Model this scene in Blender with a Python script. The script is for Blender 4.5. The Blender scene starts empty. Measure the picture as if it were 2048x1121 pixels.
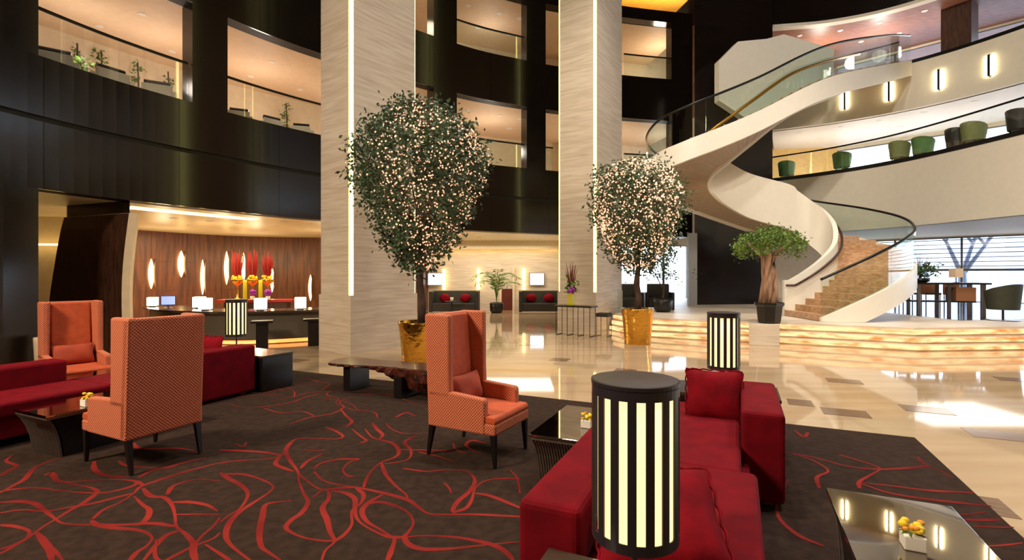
import bpy, bmesh, math, random
from mathutils import Vector, Matrix
random.seed(7)
R = math.radians
C = bpy.context.scene.collection
SC = bpy.context.scene

# ------------------------------------------------------------------ camera
F, HY, EYE = 1000.0, 550.0, 1.65
cam_d = bpy.data.cameras.new('camera')
cam_d.sensor_width = 36.0
cam_d.lens = F / 2048 * 36.0
cam_d.shift_y = -(560.5 - HY) / 2048
cam_d.clip_start = 0.05; cam_d.clip_end = 200
cam = bpy.data.objects.new('camera', cam_d); C.objects.link(cam)
cam.location = (0, 0, EYE); cam.rotation_euler = (R(90), 0, 0)
SC.camera = cam

# ------------------------------------------------------------------ world, exposure, big lights
SC.view_settings.view_transform = 'Standard'
SC.view_settings.look = 'None'
SC.view_settings.gamma = 1.0
SC.view_settings.use_curve_mapping = False
SC.view_settings.exposure = 0.15
w = bpy.data.worlds.new('world'); SC.world = w; w.use_nodes = True
bg = w.node_tree.nodes['Background']
bg.inputs[0].default_value = (0.80, 0.90, 1.0, 1); bg.inputs[1].default_value = 7.0

def light(name, kind, loc, energy, color, size=1.0, size_y=None, rot=(0, 0, 0), spot=None, blend=.5):
    d = bpy.data.lights.new(name, kind); d.energy = energy; d.color = color
    if kind == 'AREA':
        d.shape = 'RECTANGLE'; d.size = size; d.size_y = size_y or size
    else:
        d.shadow_soft_size = size
    if kind == 'SPOT':
        d.spot_size = R(spot); d.spot_blend = blend
    o = bpy.data.objects.new(name, d); C.objects.link(o)
    o.location = loc; o.rotation_euler = rot
    return o
WARM = (1.0, .80, .58); NEUT = (1.0, .90, .78)
for _x, _y, _e in ((0, 6, 700), (5, 5, 900), (9.5, 8.5, 1500), (4, 11, 1000), (9, 4, 1000), (-1, 11.5, 700), (-4.5, 6.5, 400)):
    light('atrium_fill_spot', 'SPOT', (_x, _y, 13.9), _e * 2.0, NEUT, .22, spot=95, blend=.9)  # unseen overhead spots added as general fill for the atrium
light('lounge_spotlight', 'AREA', (-7.2, .2, 6.5), 850, WARM, 1.6, 1.6, (R(28), R(-42), 0))
def aim(o, t):
    o.rotation_euler = (Vector(t) - o.location).to_track_quat('-Z', 'Y').to_euler(); return o
for _p, _t, _e in (((-3, -3, 12.8), (15.2, 17, 8.8), 4600), ((1, -4, 12.8), (14.5, 14, 6.0), 3000), ((2, -2, 12.8), (9, 15.5, 4.5), 2600), ((6, -4, 12.8), (2, 15, 5), 900)):
    aim(light('wall_fill_spot', 'SPOT', _p, _e, NEUT, .25, spot=62, blend=.9), _t)  # added fill from behind the camera, brightens balcony fronts, stair and columns
light('reception_light', 'AREA', (-9.0, 16.2, 3.1), 330, (1, .74, .42), 6, 3)
light('lift_lobby_light', 'AREA', (-.8, 21.2, 3.0), 150, (1, .88, .72), 5, 2.4)
for _x, _y in ((-11.5, 16.5), (-8.8, 15.2), (-6.5, 17.5), (-9.5, 18.5)): light('reception_ceiling_fill', 'POINT', (_x, _y, 2.2), 26, (1, .78, .46), .2)  # points without fixtures, added to brighten the reception ceiling
aim(light('console_fill_spot', 'SPOT', (1.2, 12.6, 7.5), 420, (1, .9, .6), .1, spot=14, blend=.7), (1.75, 13.7, .8))  # added overhead spot, stands in for the uplight glow on the column
light('entrance_hall_light', 'AREA', (15.5, 17.5, 3.2), 120, NEUT, 4, 3)

# ------------------------------------------------------------------ helpers
def W(px, py, Y): return Vector(((px - 1024) / F * Y, Y, EYE + (HY - py) / F * Y))
def G(px, py, z=0.0):
    Y = (EYE - z) / ((py - HY) / F); return W(px, py, Y)
UA = Vector((.911, -.412)); VA = Vector((.412, .911)); ROT = math.atan2(-.412, .911)
def UV(u, v): return UA * u + VA * v

def catmull(P, n=8):
    P = [Vector(p) for p in P]; out = []
    for i in range(len(P) - 1):
        p0 = P[i - 1] if i else P[0] * 2 - P[1]
        p1, p2 = P[i], P[i + 1]
        p3 = P[i + 2] if i + 2 < len(P) else p2 * 2 - p1
        for k in range(n):
            t = k / n
            out.append(.5 * ((2 * p1) + (p2 - p0) * t + (2 * p0 - 5 * p1 + 4 * p2 - p3) * t * t + (3 * p1 - p0 - 3 * p2 + p3) * t ** 3))
    out.append(P[-1].copy()); return out

class MB:
    def __init__(s): s.v = []; s.f = []
    def add(s, vs, fs):
        b = len(s.v); s.v += [tuple(v) for v in vs]; s.f += [tuple(b + i for i in f) for f in fs]; return s
    def box(s, x0, x1, y0, y1, z0, z1, M=None):
        vs = [Vector((x, y, z)) for z in (z0, z1) for y in (y0, y1) for x in (x0, x1)]
        if M: vs = [M @ v for v in vs]
        return s.add(vs, [(0, 2, 3, 1), (4, 5, 7, 6), (0, 1, 5, 4), (2, 6, 7, 3), (0, 4, 6, 2), (1, 3, 7, 5)])
    def prism(s, poly, z0, z1):
        n = len(poly)
        a = sum(poly[i][0] * poly[(i + 1) % n][1] - poly[(i + 1) % n][0] * poly[i][1] for i in range(n))
        if a < 0: poly = poly[::-1]
        vs = [(p[0], p[1], z0) for p in poly] + [(p[0], p[1], z1) for p in poly]
        return s.add(vs, [tuple(range(n - 1, -1, -1)), tuple(range(n, 2 * n))] + [(i, (i + 1) % n, n + (i + 1) % n, n + i) for i in range(n)])
    def extrude_y(s, poly, y0, y1):      # poly in (x,z)
        n = len(poly)
        vs = [(p[0], y0, p[1]) for p in poly] + [(p[0], y1, p[1]) for p in poly]
        return s.add(vs, [tuple(range(n)), tuple(range(2 * n - 1, n - 1, -1))] + [(i, n + i, n + (i + 1) % n, (i + 1) % n) for i in range(n)])
    def rings(s, rings, close=True, caps=True):
        n = len(rings[0]); vs = [v for r in rings for v in r]; fs = []
        for i in range(len(rings) - 1):
            for j in range(n if close else n - 1):
                k = (j + 1) % n
                fs.append((i * n + j, i * n + k, (i + 1) * n + k, (i + 1) * n + j))
        if caps:
            fs.append(tuple(range(n - 1, -1, -1))); m = (len(rings) - 1) * n; fs.append(tuple(range(m, m + n)))
        return s.add(vs, fs)
    def tube(s, pts, rad, n=8):
        pts = [Vector(p) for p in pts]; rs = []
        for i, p in enumerate(pts):
            t = (pts[min(i + 1, len(pts) - 1)] - pts[max(i - 1, 0)]).normalized()
            a = Vector((0, 0, 1)) if abs(t.z) < .9 else Vector((1, 0, 0))
            x = t.cross(a).normalized(); y = x.cross(t).normalized()
            r = rad[i] if isinstance(rad, (list, tuple)) else rad
            rs.append([p + (x * math.cos(2 * math.pi * k / n) + y * math.sin(2 * math.pi * k / n)) * r for k in range(n)])
        return s.rings(rs)
    def lathe(s, prof, n=24, c=(0, 0, 0)):
        rs = [[(c[0] + r * math.cos(2 * math.pi * k / n), c[1] + r * math.sin(2 * math.pi * k / n), c[2] + z) for k in range(n)] for r, z in prof]
        return s.rings(rs)
    def sheet(s, A, B):                  # two point rows, single surface
        n = len(A); return s.add(list(A) + list(B), [(i, i + 1, n + i + 1, n + i) for i in range(n - 1)])
    def band(s, inner, outer, z0, z1):   # slab between two plan curves; z may be lists
        n = len(inner); g = lambda z, i: z[i] if isinstance(z, (list, tuple)) else z
        rs = [[(inner[i][0], inner[i][1], g(z0, i)), (outer[i][0], outer[i][1], g(z0, i)), (outer[i][0], outer[i][1], g(z1, i)), (inner[i][0], inner[i][1], g(z1, i))] for i in range(n)]
        return s.rings(rs)
    def ball(s, c, r, n=8, m=6, sc=(1, 1, 1)):
        rs = []
        for i in range(m + 1):
            a = math.pi * (i / m); rr = max(math.sin(a), .02) * r
            rs.append([(c[0] + sc[0] * rr * math.cos(2 * math.pi * k / n), c[1] + sc[1] * rr * math.sin(2 * math.pi * k / n), c[2] - sc[2] * r * math.cos(a)) for k in range(n)])
        return s.rings(rs)
    def build(s, name, m, parent=None, bevel=0, seg=2, smooth=False, sub=0, fix=True):
        me = bpy.data.meshes.new(name); me.from_pydata(s.v, [], s.f)
        if fix:
            bm = bmesh.new(); bm.from_mesh(me); bmesh.ops.recalc_face_normals(bm, faces=bm.faces)
            bm.to_mesh(me); bm.free()
        uv = me.uv_layers.new(name='box')
        for p in me.polygons:
            nx, ny, nz = abs(p.normal.x), abs(p.normal.y), abs(p.normal.z)
            for li in p.loop_indices:
                co = me.vertices[me.loops[li].vertex_index].co
                uv.data[li].uv = (co.y, co.z) if nx >= ny and nx >= nz else ((co.x, co.z) if ny >= nz else (co.x, co.y))
        me.materials.append(MAT[m] if isinstance(m, str) else m)
        if smooth: me.polygons.foreach_set('use_smooth', [True] * len(me.polygons))
        o = bpy.data.objects.new(name, me); C.objects.link(o)
        if parent: o.parent = parent
        if bevel:
            b = o.modifiers.new('bevel', 'BEVEL'); b.width = bevel; b.segments = seg; b.limit_method = 'ANGLE'
        if sub:
            d = o.modifiers.new('sub', 'SUBSURF'); d.levels = sub; d.render_levels = sub
        return o

def tag(o, label, cat, group=None):
    o['label'] = label; o['category'] = cat
    if group: o['group'] = group
    return o
def thing(name, label, cat, loc=(0, 0, 0), rz=0, group=None):
    o = bpy.data.objects.new(name, None); C.objects.link(o)
    o.location = loc; o.rotation_euler = (0, 0, rz); o.empty_display_size = .1
    return tag(o, label, cat, group)
def struct(o): o['kind'] = 'structure'; return o
def stuff(o): o['kind'] = 'stuff'; return o
def place(o, loc, rz=0): o.location = loc; o.rotation_euler = (0, 0, rz); return o
def copy_tree(o, parent=None):
    c = o.copy(); C.objects.link(c); c.parent = parent
    for ch in [x for x in o.children]: copy_tree(ch, c)
    return c
def oriented(p, d):                      # matrix with local x along d (plan), at p
    d = Vector((d[0], d[1], 0)).normalized()
    return Matrix(((d.x, -d.y, 0, p[0]), (d.y, d.x, 0, p[1]), (0, 0, 1, p[2] if len(p) > 2 else 0), (0, 0, 0, 1)))

# ------------------------------------------------------------------ materials
MAT = {}
def lin(c): return tuple((x / 255 / 12.92 if x <= 10 else ((x / 255 + .055) / 1.055) ** 2.4) for x in c)
def M(name, rgb, rough=.5, metal=0., var=0., scale=6., stretch=(1, 1, 1), detail=3, rgb2=None, bump=0., bscale=40., coat=0., sheen=0., spec=.5, emit=None, es=0., coord='Object', lo=.35, hi=.65):
    m = bpy.data.materials.new(name); m.use_nodes = True; nt = m.node_tree; b = nt.nodes['Principled BSDF']
    L = nt.links.new; N = nt.nodes.new
    col = lin(rgb); b.inputs['Base Color'].default_value = (*col, 1)
    b.inputs['Roughness'].default_value = rough; b.inputs['Metallic'].default_value = metal
    b.inputs['Specular IOR Level'].default_value = spec
    b.inputs['Coat Weight'].default_value = coat; b.inputs['Coat Roughness'].default_value = .08
    b.inputs['Sheen Weight'].default_value = sheen
    if emit: b.inputs['Emission Color'].default_value = (*emit, 1); b.inputs['Emission Strength'].default_value = es
    if var or rgb2 or bump:
        tc = N('ShaderNodeTexCoord'); mp = N('ShaderNodeMapping'); L(tc.outputs[coord], mp.inputs[0])
        mp.inputs['Scale'].default_value = stretch
    if var or rgb2:
        nz = N('ShaderNodeTexNoise'); nz.inputs['Scale'].default_value = scale; nz.inputs['Detail'].default_value = detail
        L(mp.outputs[0], nz.inputs['Vector'])
        r = N('ShaderNodeValToRGB'); L(nz.outputs['Fac'], r.inputs[0])
        c2 = lin(rgb2) if rgb2 else tuple(min(1, x * (1 + var)) for x in col)
        c1 = col if rgb2 else tuple(x * (1 - var) for x in col)
        e = r.color_ramp.elements; e[0].position = lo; e[1].position = hi
        e[0].color = (*c1, 1); e[1].color = (*c2, 1)
        L(r.outputs[0], b.inputs['Base Color'])
    if bump:
        n2 = N('ShaderNodeTexNoise'); n2.inputs['Scale'].default_value = bscale; n2.inputs['Detail'].default_value = 2
        L(mp.outputs[0], n2.inputs['Vector'])
        bp = N('ShaderNodeBump'); bp.inputs['Strength'].default_value = bump; bp.inputs['Distance'].default_value = .02
        L(n2.outputs['Fac'], bp.inputs['Height']); L(bp.outputs[0], b.inputs['Normal'])
    MAT[name] = m; return m
def E(name, rgb, strength, sample=True):
    m = bpy.data.materials.new(name); m.use_nodes = True; nt = m.node_tree
    b = nt.nodes['Principled BSDF']; c = (*lin(rgb), 1)
    b.inputs['Base Color'].default_value = (.6, .6, .6, 1); b.inputs['Emission Color'].default_value = c; b.inputs['Emission Strength'].default_value = strength
    if not sample: m.cycles.emission_sampling = 'NONE'
    MAT[name] = m; return m
def GLASS(name, rgb, refl=1.0):
    m = bpy.data.materials.new(name); m.use_nodes = True; nt = m.node_tree; nt.nodes.remove(nt.nodes['Principled BSDF'])
    N = nt.nodes.new; L = nt.links.new
    t = N('ShaderNodeBsdfTransparent'); t.inputs[0].default_value = (*rgb, 1)
    g = N('ShaderNodeBsdfGlossy'); g.inputs['Roughness'].default_value = .02; g.inputs[0].default_value = (refl, refl, refl, 1)
    f = N('ShaderNodeLayerWeight'); f.inputs[0].default_value = .5
    pw = N('ShaderNodeMath'); pw.operation = 'POWER'; L(f.outputs['Facing'], pw.inputs[0]); pw.inputs[1].default_value = 5
    ma = N('ShaderNodeMath'); ma.operation = 'MULTIPLY_ADD'; L(pw.outputs[0], ma.inputs[0]); ma.inputs[1].default_value = .9; ma.inputs[2].default_value = .04
    x = N('ShaderNodeMixShader'); L(ma.outputs[0], x.inputs[0]); L(t.outputs[0], x.inputs[1]); L(g.outputs[0], x.inputs[2])
    L(x.outputs[0], nt.nodes['Material Output'].inputs[0]); MAT[name] = m

M('marble_floor', (192, 168, 136), .05, var=0, rgb2=(168, 140, 106), scale=1.3, stretch=(.35, 2.2, 1), detail=6, spec=.6, lo=.3, hi=.75)
M('inlay_brown', (128, 100, 78), .12, rgb2=(104, 80, 64), scale=5, stretch=(1, 4, 1), spec=.6)
M('travertine', (222, 209, 190), .45, rgb2=(192, 174, 152), scale=1.6, stretch=(.8, .8, 12), detail=8, lo=.36, hi=.78)
M('dark_panel', (18, 12, 10), .17, rgb2=(25, 17, 14), scale=1.6, stretch=(.5, .5, 8), detail=5, spec=.5)
M('groove_black', (6, 5, 5), .6)
M('white_plaster', (226, 219, 203), .55, var=.02)
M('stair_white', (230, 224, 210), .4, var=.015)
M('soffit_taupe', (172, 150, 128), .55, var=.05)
M('cream_wall', (226, 206, 176), .6, var=.04)
M('peach_ceiling', (228, 200, 168), .6, var=.03)
M('cream_ceiling', (236, 222, 190), .35, var=.02)
M('pale_ceiling', (236, 236, 236), .5, var=.02)
M('ochre_wall', (226, 190, 120), .6, var=.06)
M('wood_wall', (112, 66, 36), .4, rgb2=(74, 40, 22), scale=2.0, stretch=(5, 5, .5), detail=6)
M('wood_ceiling', (150, 104, 84), .45, rgb2=(120, 78, 62), scale=3, stretch=(1, 8, 1))
M('dark_brown_wood', (76, 46, 32), .4, rgb2=(48, 27, 19), scale=4, stretch=(4, 4, .6), detail=5)
M('walnut_top', (98, 62, 42), .22, rgb2=(58, 34, 24), scale=3, stretch=(1.2, 10, 4), detail=5, coat=.4)
M('live_edge', (104, 46, 30), .45, rgb2=(30, 13, 9), scale=9, detail=6, bump=.8, bscale=14)
M('black_wood', (18, 15, 14), .35)
M('black_metal', (14, 13, 13), .35, metal=.3)
M('bronze_black', (50, 44, 50), .38, metal=.3)
M('steel', (150, 150, 155), .3, metal=1)
M('dark_seat', (40, 36, 32), .6, var=.1)
M('red_velvet', (118, 3, 20), .85, rgb2=(100, 2, 17), scale=7, detail=4, spec=.15, sheen=.0, bump=.06, bscale=90)
M('red_pillow', (132, 5, 23), .85, rgb2=(108, 3, 18), scale=9, spec=.15, sheen=.0, bump=.12, bscale=30)
M('orange_plain', (186, 78, 34), .7, var=.10, scale=14, sheen=.05)
M('rust_pillow', (160, 58, 26), .75, var=.14, scale=9, sheen=.05)
M('stair_tread', (204, 164, 124), .4, rgb2=(170, 128, 92), scale=4, stretch=(2, 2, 6))
M('smoked_mirror', (70, 62, 56), .04, metal=.9)
M('table_glass', (168, 160, 150), .03, metal=1.0)
M('ribbed_metal', (120, 108, 98), .35, metal=.6, var=.12, scale=40, stretch=(1, 1, .05))
M('gold_pot', (226, 174, 78), .16, metal=1., bump=.5, bscale=9)
M('gold_rail', (196, 140, 52), .3, metal=.7)
M('bark', (84, 62, 50), .85, rgb2=(48, 34, 28), scale=8, stretch=(1, 1, .4), bump=.5, bscale=20)
M('ficus_bark', (190, 154, 124), .8, rgb2=(112, 80, 62), scale=5, stretch=(2, 2, .35), bump=.5, bscale=12)
M('leaf_dark', (74, 102, 66), .5, rgb2=(38, 60, 40), scale=2.5)
M('leaf_olive', (112, 140, 46), .5, rgb2=(56, 86, 28), scale=3)  # yellow-green leaf tone for ficus, vines and vase leaves
M('palm_leaf', (112, 136, 48), .5, rgb2=(60, 88, 34), scale=3)
M('soil', (26, 20, 16), .9, var=.2, scale=30)
M('white_upholstery', (206, 200, 186), .75, var=.03)
M('olive_upholstery', (132, 138, 88), .75, var=.08)
M('green_upholstery', (96, 138, 78), .75, var=.08)
M('dark_olive', (44, 46, 30), .7, var=.1)
M('booth_fabric', (58, 56, 46), .7, var=.1)
M('maroon_door', (98, 42, 34), .4, var=.08)
M('grey_fascia', (150, 150, 150), .5)
M('counter_grey', (92, 84, 74), .35, var=.05)
M('counter_top', (70, 60, 50), .15, coat=.5)
M('red_lacquer', (170, 30, 24), .3)
M('red_stem', (156, 24, 24), .6)
M('yellow_vase', (226, 220, 40), .25)
M('purple_flower', (150, 40, 170), .6)
M('yellow_flower', (240, 208, 40), .6)
M('orange_flower', (226, 150, 30), .6)
M('brown_stem', (120, 62, 44), .7)
M('dark_stone', (58, 54, 62), .12, var=.1)
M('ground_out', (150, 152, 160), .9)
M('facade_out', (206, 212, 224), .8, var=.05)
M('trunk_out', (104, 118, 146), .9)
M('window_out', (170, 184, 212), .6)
M('screen_black', (12, 12, 14), .3)
M('white_ceramic', (236, 232, 224), .3)
M('chair_brown', (140, 92, 60), .5)
GLASS('clear_glass', (.97, .985, .98)); GLASS('green_glass', (.91, .965, .935)); GLASS('window_glass', (.95, .97, 1.0))
E('strip_yellow', (255, 246, 150), 7.0)
E('downlight', (255, 226, 180), 22.0)
E('cool_downlight', (255, 244, 230), 22.0)
E('fairy', (255, 178, 138), 1.25, sample=False)
E('lamp_diffuser', (255, 220, 138), 1.9)
E('cube_lamp', (255, 236, 200), 7.0)
E('sconce_warm', (255, 214, 130), 7.0)
E('sconce_white', (255, 232, 180), 15.0)
E('cove_yellow', (255, 216, 130), 3.5)
E('cove_soft', (255, 226, 150), 3.0)
E('cove_gold', (255, 206, 110), 16.0)
E('under_glow', (255, 140, 60), 2.2)
E('screen_blue', (120, 160, 250), 1.0)
E('screen_white', (222, 236, 255), 3.0)
E('spot_cool', (235, 244, 255), 16.0)

def pattern_fabric(name, base, dot, pitch=.020):
    m = bpy.data.materials.new(name); m.use_nodes = True; nt = m.node_tree; b = nt.nodes['Principled BSDF']
    N = nt.nodes.new; L = nt.links.new
    uv = N('ShaderNodeUVMap'); uv.uv_map = 'box'
    sp = N('ShaderNodeSeparateXYZ'); L(uv.outputs[0], sp.inputs[0])
    def mth(op, a, bb=None):
        n = N('ShaderNodeMath'); n.operation = op
        for i, x in enumerate((a, bb)):
            if x is None: continue
            if isinstance(x, (int, float)): n.inputs[i].default_value = x
            else: L(x, n.inputs[i])
        return n.outputs[0]
    k = 2 * math.pi / pitch
    s = mth('MULTIPLY', mth('SINE', mth('MULTIPLY', sp.outputs[0], k * .62)), mth('SINE', mth('MULTIPLY', sp.outputs[1], k * .62)))
    r = N('ShaderNodeValToRGB'); L(mth('ADD', mth('MULTIPLY', s, .5), .5), r.inputs[0])
    e = r.color_ramp.elements; e[0].position = .38; e[1].position = .60
    e[0].color = (*lin(dot), 1); e[1].color = (*lin(base), 1)
    L(r.outputs[0], b.inputs['Base Color']); b.inputs['Roughness'].default_value = .75; b.inputs['Sheen Weight'].default_value = .05
    bp = N('ShaderNodeBump'); bp.inputs['Strength'].default_value = .35; bp.inputs['Distance'].default_value = .004
    L(s, bp.inputs['Height']); L(bp.outputs[0], b.inputs['Normal']); MAT[name] = m
pattern_fabric('orange_weave', (226, 136, 94), (150, 54, 28), .017)

def onyx():
    m = bpy.data.materials.new('onyx_glow'); m.use_nodes = True; nt = m.node_tree; b = nt.nodes['Principled BSDF']
    N = nt.nodes.new; L = nt.links.new
    tc = N('ShaderNodeTexCoord'); nz = N('ShaderNodeTexNoise'); nz.inputs['Scale'].default_value = 2.4; nz.inputs['Detail'].default_value = 5
    mp = N('ShaderNodeMapping'); mp.inputs['Scale'].default_value = (1, 1, 4); L(tc.outputs['Object'], mp.inputs[0]); L(mp.outputs[0], nz.inputs['Vector'])
    r = N('ShaderNodeValToRGB'); L(nz.outputs['Fac'], r.inputs[0]); e = r.color_ramp.elements
    e[0].position = .33; e[0].color = (*lin((216, 128, 62)), 1); e[1].position = .58; e[1].color = (*lin((255, 222, 160)), 1)
    L(r.outputs[0], b.inputs['Emission Color']); b.inputs['Emission Strength'].default_value = 1.25
    b.inputs['Base Color'].default_value = (*lin((110, 66, 36)), 1); b.inputs['Roughness'].default_value = .2; MAT['onyx'] = m
onyx()
def carpet_mat():
    M('carpet', (58, 43, 35), .95, rgb2=(46, 34, 28), scale=14, detail=5, bump=.3, bscale=300, spec=.1)
    M('carpet_red', (148, 46, 40), .95, rgb2=(100, 26, 26), scale=1.6, detail=3, bump=.3, bscale=300, spec=.1)
carpet_mat()

# ================================================================== STRUCTURE
def plan(P, n=10): return [Vector((p[0], p[1])) for p in catmull([(x, y, 0) for x, y in P], n)]
def offset(cur, d):
    out = []
    for i, p in enumerate(cur):
        t = (cur[min(i + 1, len(cur) - 1)] - cur[max(i - 1, 0)]).normalized()
        out.append(p + Vector((-t.y, t.x)) * d)
    return out
def resample(cur, step):
    L = [0]
    for a, b in zip(cur, cur[1:]): L.append(L[-1] + (b - a).length)
    n = max(1, round(L[-1] / step)); out = []; j = 0
    for k in range(n + 1):
        s = L[-1] * k / n
        while j < len(L) - 2 and L[j + 1] < s: j += 1
        f = (s - L[j]) / max(1e-9, L[j + 1] - L[j]); out.append(cur[j].lerp(cur[j + 1], f))
    return out
def pxof(p): return 1024 + F * p.x / p.y
def clip(cur, a, b):                      # piece of a plan curve between two photo columns
    fine = resample(cur, .05); s = [p for p in fine if a <= pxof(p) <= b]
    return resample(s, .5) if len(s) > 1 else []

# floor
floor = struct(MB().box(-24, 30, -8, 32, -.3, 0).build('floor', 'marble_floor'))
tiles = [(1690, 826, 80), (1852, 820, 80), (2005, 872, 110), (1688, 763, 60), (1600, 806, 44), (1960, 1010, 90),
         (592, 722, 40), (1250, 742, 40), (1340, 762, 46), (1500, 775, 50), (1120, 720, 36), (1760, 900, 60), (2030, 760, 60), (1060, 690, 30), (1290, 800, 40)]
for px, py, wd in tiles:
    p = G(px, py); hw = wd / F * p.y * .5
    t = struct(MB().box(-hw, hw, -.17, .17, 0, .003).build('inlay_tile', 'inlay_brown', floor)); place(t, (p.x, p.y, 0), ROT)
# carpet
CO = [G(1830, 878).xy, (4.02, 5.06)]
cA = Vector((4.05, 5.03)); cB = cA - UA * 13.2; cC = cB - VA * 12; cD = cA - VA * 12
carpet = tag(MB().prism([cA, cA - UA * 10.6, (-8.2, 6.9), (-8.9, 3.2), (-8.9, -3.5), cA - VA * 9.4], 0, .012).build('carpet', 'carpet'), 'dark brown carpet with swirling red lines under the lounge seating', 'carpet')
Z6 = [[(0,670),(90,655),(250,645),(400,665),(620,680),(760,665),(880,630),(910,600)],[(290,565),(340,550),(380,600),(480,605),(620,595),(780,590),(900,605),(940,630)],
[(380,600),(500,625),(600,645),(640,670),(610,700),(540,750),(450,800),(370,850),(300,890),(230,940),(120,1010),(0,1050)],[(0,740),(130,735),(230,750),(300,800),(350,840),(420,880),(600,890)],
[(0,810),(150,790),(300,800),(450,775),(600,750),(760,710),(880,680)],[(0,890),(100,900),(190,930),(170,980),(90,1030),(0,1080)],[(240,940),(290,1000),(330,1060),(340,1140)],[(290,1000),(370,1070),(420,1140)],
[(600,860),(640,890),(760,910),(880,920),(960,940),(1000,980),(960,1030),(900,1070),(840,1140)],[(610,850),(680,790),(790,740),(880,680),(920,640),(1000,610),(1120,570),(1250,530),(1446,480)],
[(910,580),(1000,530),(1130,500),(1250,470),(1350,450)],[(620,470),(620,520),(680,560),(780,570),(850,570)],[(780,470),(830,500),(950,510),(1100,515),(1200,480)],
[(880,700),(930,750),(980,790),(970,840),(930,880),(880,890)],[(940,650),(990,700),(1080,710),(1130,760),(1150,830),(1160,900),(1220,950),(1270,1010),(1270,1070),(1290,1140)],
[(1130,740),(1250,740),(1360,760),(1430,800)],[(1160,820),(1250,820),(1446,820)],[(930,1140),(1020,1030),(1090,960),(1170,930)],[(1446,840),(1400,900),(1330,960),(1280,1020)],[(1060,1140),(1250,1040),(1400,980),(1446,940)],
[(0,680),(90,630),(160,590),(220,520),(300,480),(420,440)],[(880,350),(900,380),(1000,390),(1150,385),(1280,400)],[(600,880),(780,890),(1000,880),(1150,900)],[(1100,690),(1130,640),(1200,610),(1300,590),(1446,600)],[(0,570),(60,530),(110,500),(40,470),(80,430)]]
Z7 = [[(0,500),(60,540),(150,590),(190,650),(140,740),(60,790),(0,840)],[(0,510),(150,510),(280,545),(360,590),(340,630),(250,690),(130,770),(60,850),(40,930),(70,990),(140,1050),(220,1110)],
[(490,690),(390,700),(310,720),(290,800),(270,900),(280,1000),(340,1050),(430,1110)],[(480,290),(450,350),(480,420),(530,490),(540,560),(570,640),(600,700),(560,770),(490,820),(450,870),(490,910),(580,945),(700,965),(770,965)],
[(530,500),(600,560),(680,610),(760,610),(860,600),(930,600)],[(630,670),(700,620),(740,630),(740,680),(700,740),(730,820),(750,900),(780,970),(720,1030),(690,1110)],
[(780,970),(850,920),(900,850),(900,760),(960,710),(980,650),(930,605)],[(640,490),(700,550),(800,580),(930,600),(1080,630),(1200,660),(1290,690),(1360,740),(1430,780),(1580,785),(1750,785),(2048,800)],
[(760,620),(860,640),(920,680),(920,760),(940,820),(1000,870),(1100,920),(1170,940),(1250,940)],[(1110,650),(1020,700),(970,760),(1000,830),(1080,880),(1160,930),(1190,960),(1170,1030),(1140,1110)],
[(980,720),(1080,700),(1180,720),(1280,770),(1320,840),(1290,900),(1260,940),(1290,990),(1380,1020),(1550,1020),(1750,1000),(2048,970)],[(1260,940),(1400,930),(1600,940),(1750,965),(1880,1000),(1960,1050),(2010,1110)],
[(980,600),(1000,540),(1040,480),(1100,430),(1200,390),(1220,350),(1180,300),(1080,270)],[(1100,430),(1130,510),(1200,590),(1270,650),(1280,690)],[(1120,440),(1250,420),(1300,390),(1300,340),(1260,290),(1330,250)],
[(1250,470),(1400,490),(1550,480),(1680,490),(1740,550),(1700,630),(1630,690),(1590,750),(1600,780)],[(1600,770),(1680,740),(1720,680),(1740,610),(1800,560),(1900,540),(2048,540)],[(900,200),(960,250),(1000,280),(960,295)],
[(990,200),(1030,250),(1080,270),(1110,240),(1070,200),(1040,160)],[(720,190),(780,210),(840,250),(790,270),(680,265),(520,270),(460,330)],[(1130,160),(1170,200),(1250,230),(1380,235)],[(950,410),(880,430),(840,480),(870,520),(910,525)],
[(640,480),(680,440),(800,410),(950,405)],[(560,340),(640,350),(720,340)],[(550,470),(600,420),(700,370)],[(440,360),(400,400),(380,440),(440,470),(500,490)],[(0,345),(150,350),(300,360),(400,380),(370,400),(250,410),(100,420),(0,435)],
[(1220,340),(1400,345),(1600,350)],[(1590,290),(1610,340),(1680,370)],[(1820,300),(1720,280),(1680,310),(1730,350),(1780,365)],[(1360,360),(1480,385),(1600,425)],[(1740,640),(1850,660),(2048,740)],[(1980,480),(2030,540),(2048,640)],[(1580,640),(1560,600),(1530,570)],
[(300,60),(420,90),(560,80),(640,110)],[(820,60),(860,110),(900,150),(860,190)],[(1200,120),(1270,90),(1330,110)],[(100,300),(160,320),(180,290)]]
Z8 = [[(175,640),(270,670),(350,720),(300,750),(310,800)],[(175,640),(300,665),(430,700),(560,715),(700,710),(800,700)],[(400,650),(500,680),(580,710),(540,740),(490,770),(490,800)],[(500,775),(640,790),(800,810),(1000,820)],
[(500,780),(620,820),(800,850),(1080,880)],[(750,660),(780,690),(850,720),(910,755)],[(920,920),(1000,915),(1060,905)],[(930,940),(1040,943),(1120,940)],[(1000,970),(1100,975),(1180,975)],[(1050,1060),(1140,1055),(1220,1045)],[(200,540),(240,570),(260,550)],[(170,760),(120,900),(200,1000),(330,1060)]]
sw = MB(); swz = [.0124]
def swirl(pts, wmul=1.0):
    swz[0] += .00002; pts = catmull([(p.x, p.y, swz[0]) for p in pts], 6); a = []; b = []; ph = random.random() * 6
    for i, p in enumerate(pts):
        t = (pts[min(i + 1, len(pts) - 1)] - pts[max(i - 1, 0)]).normalized(); nn = Vector((-t.y, t.x, 0))
        wd = (.0145 + .006 * math.sin(ph + i * .15)) * wmul * min(1, .6 + .1 * i, .6 + .1 * (len(pts) - 1 - i))
        a.append(p + nn * wd); b.append(p - nn * wd)
    sw.sheet(a, b)
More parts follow.
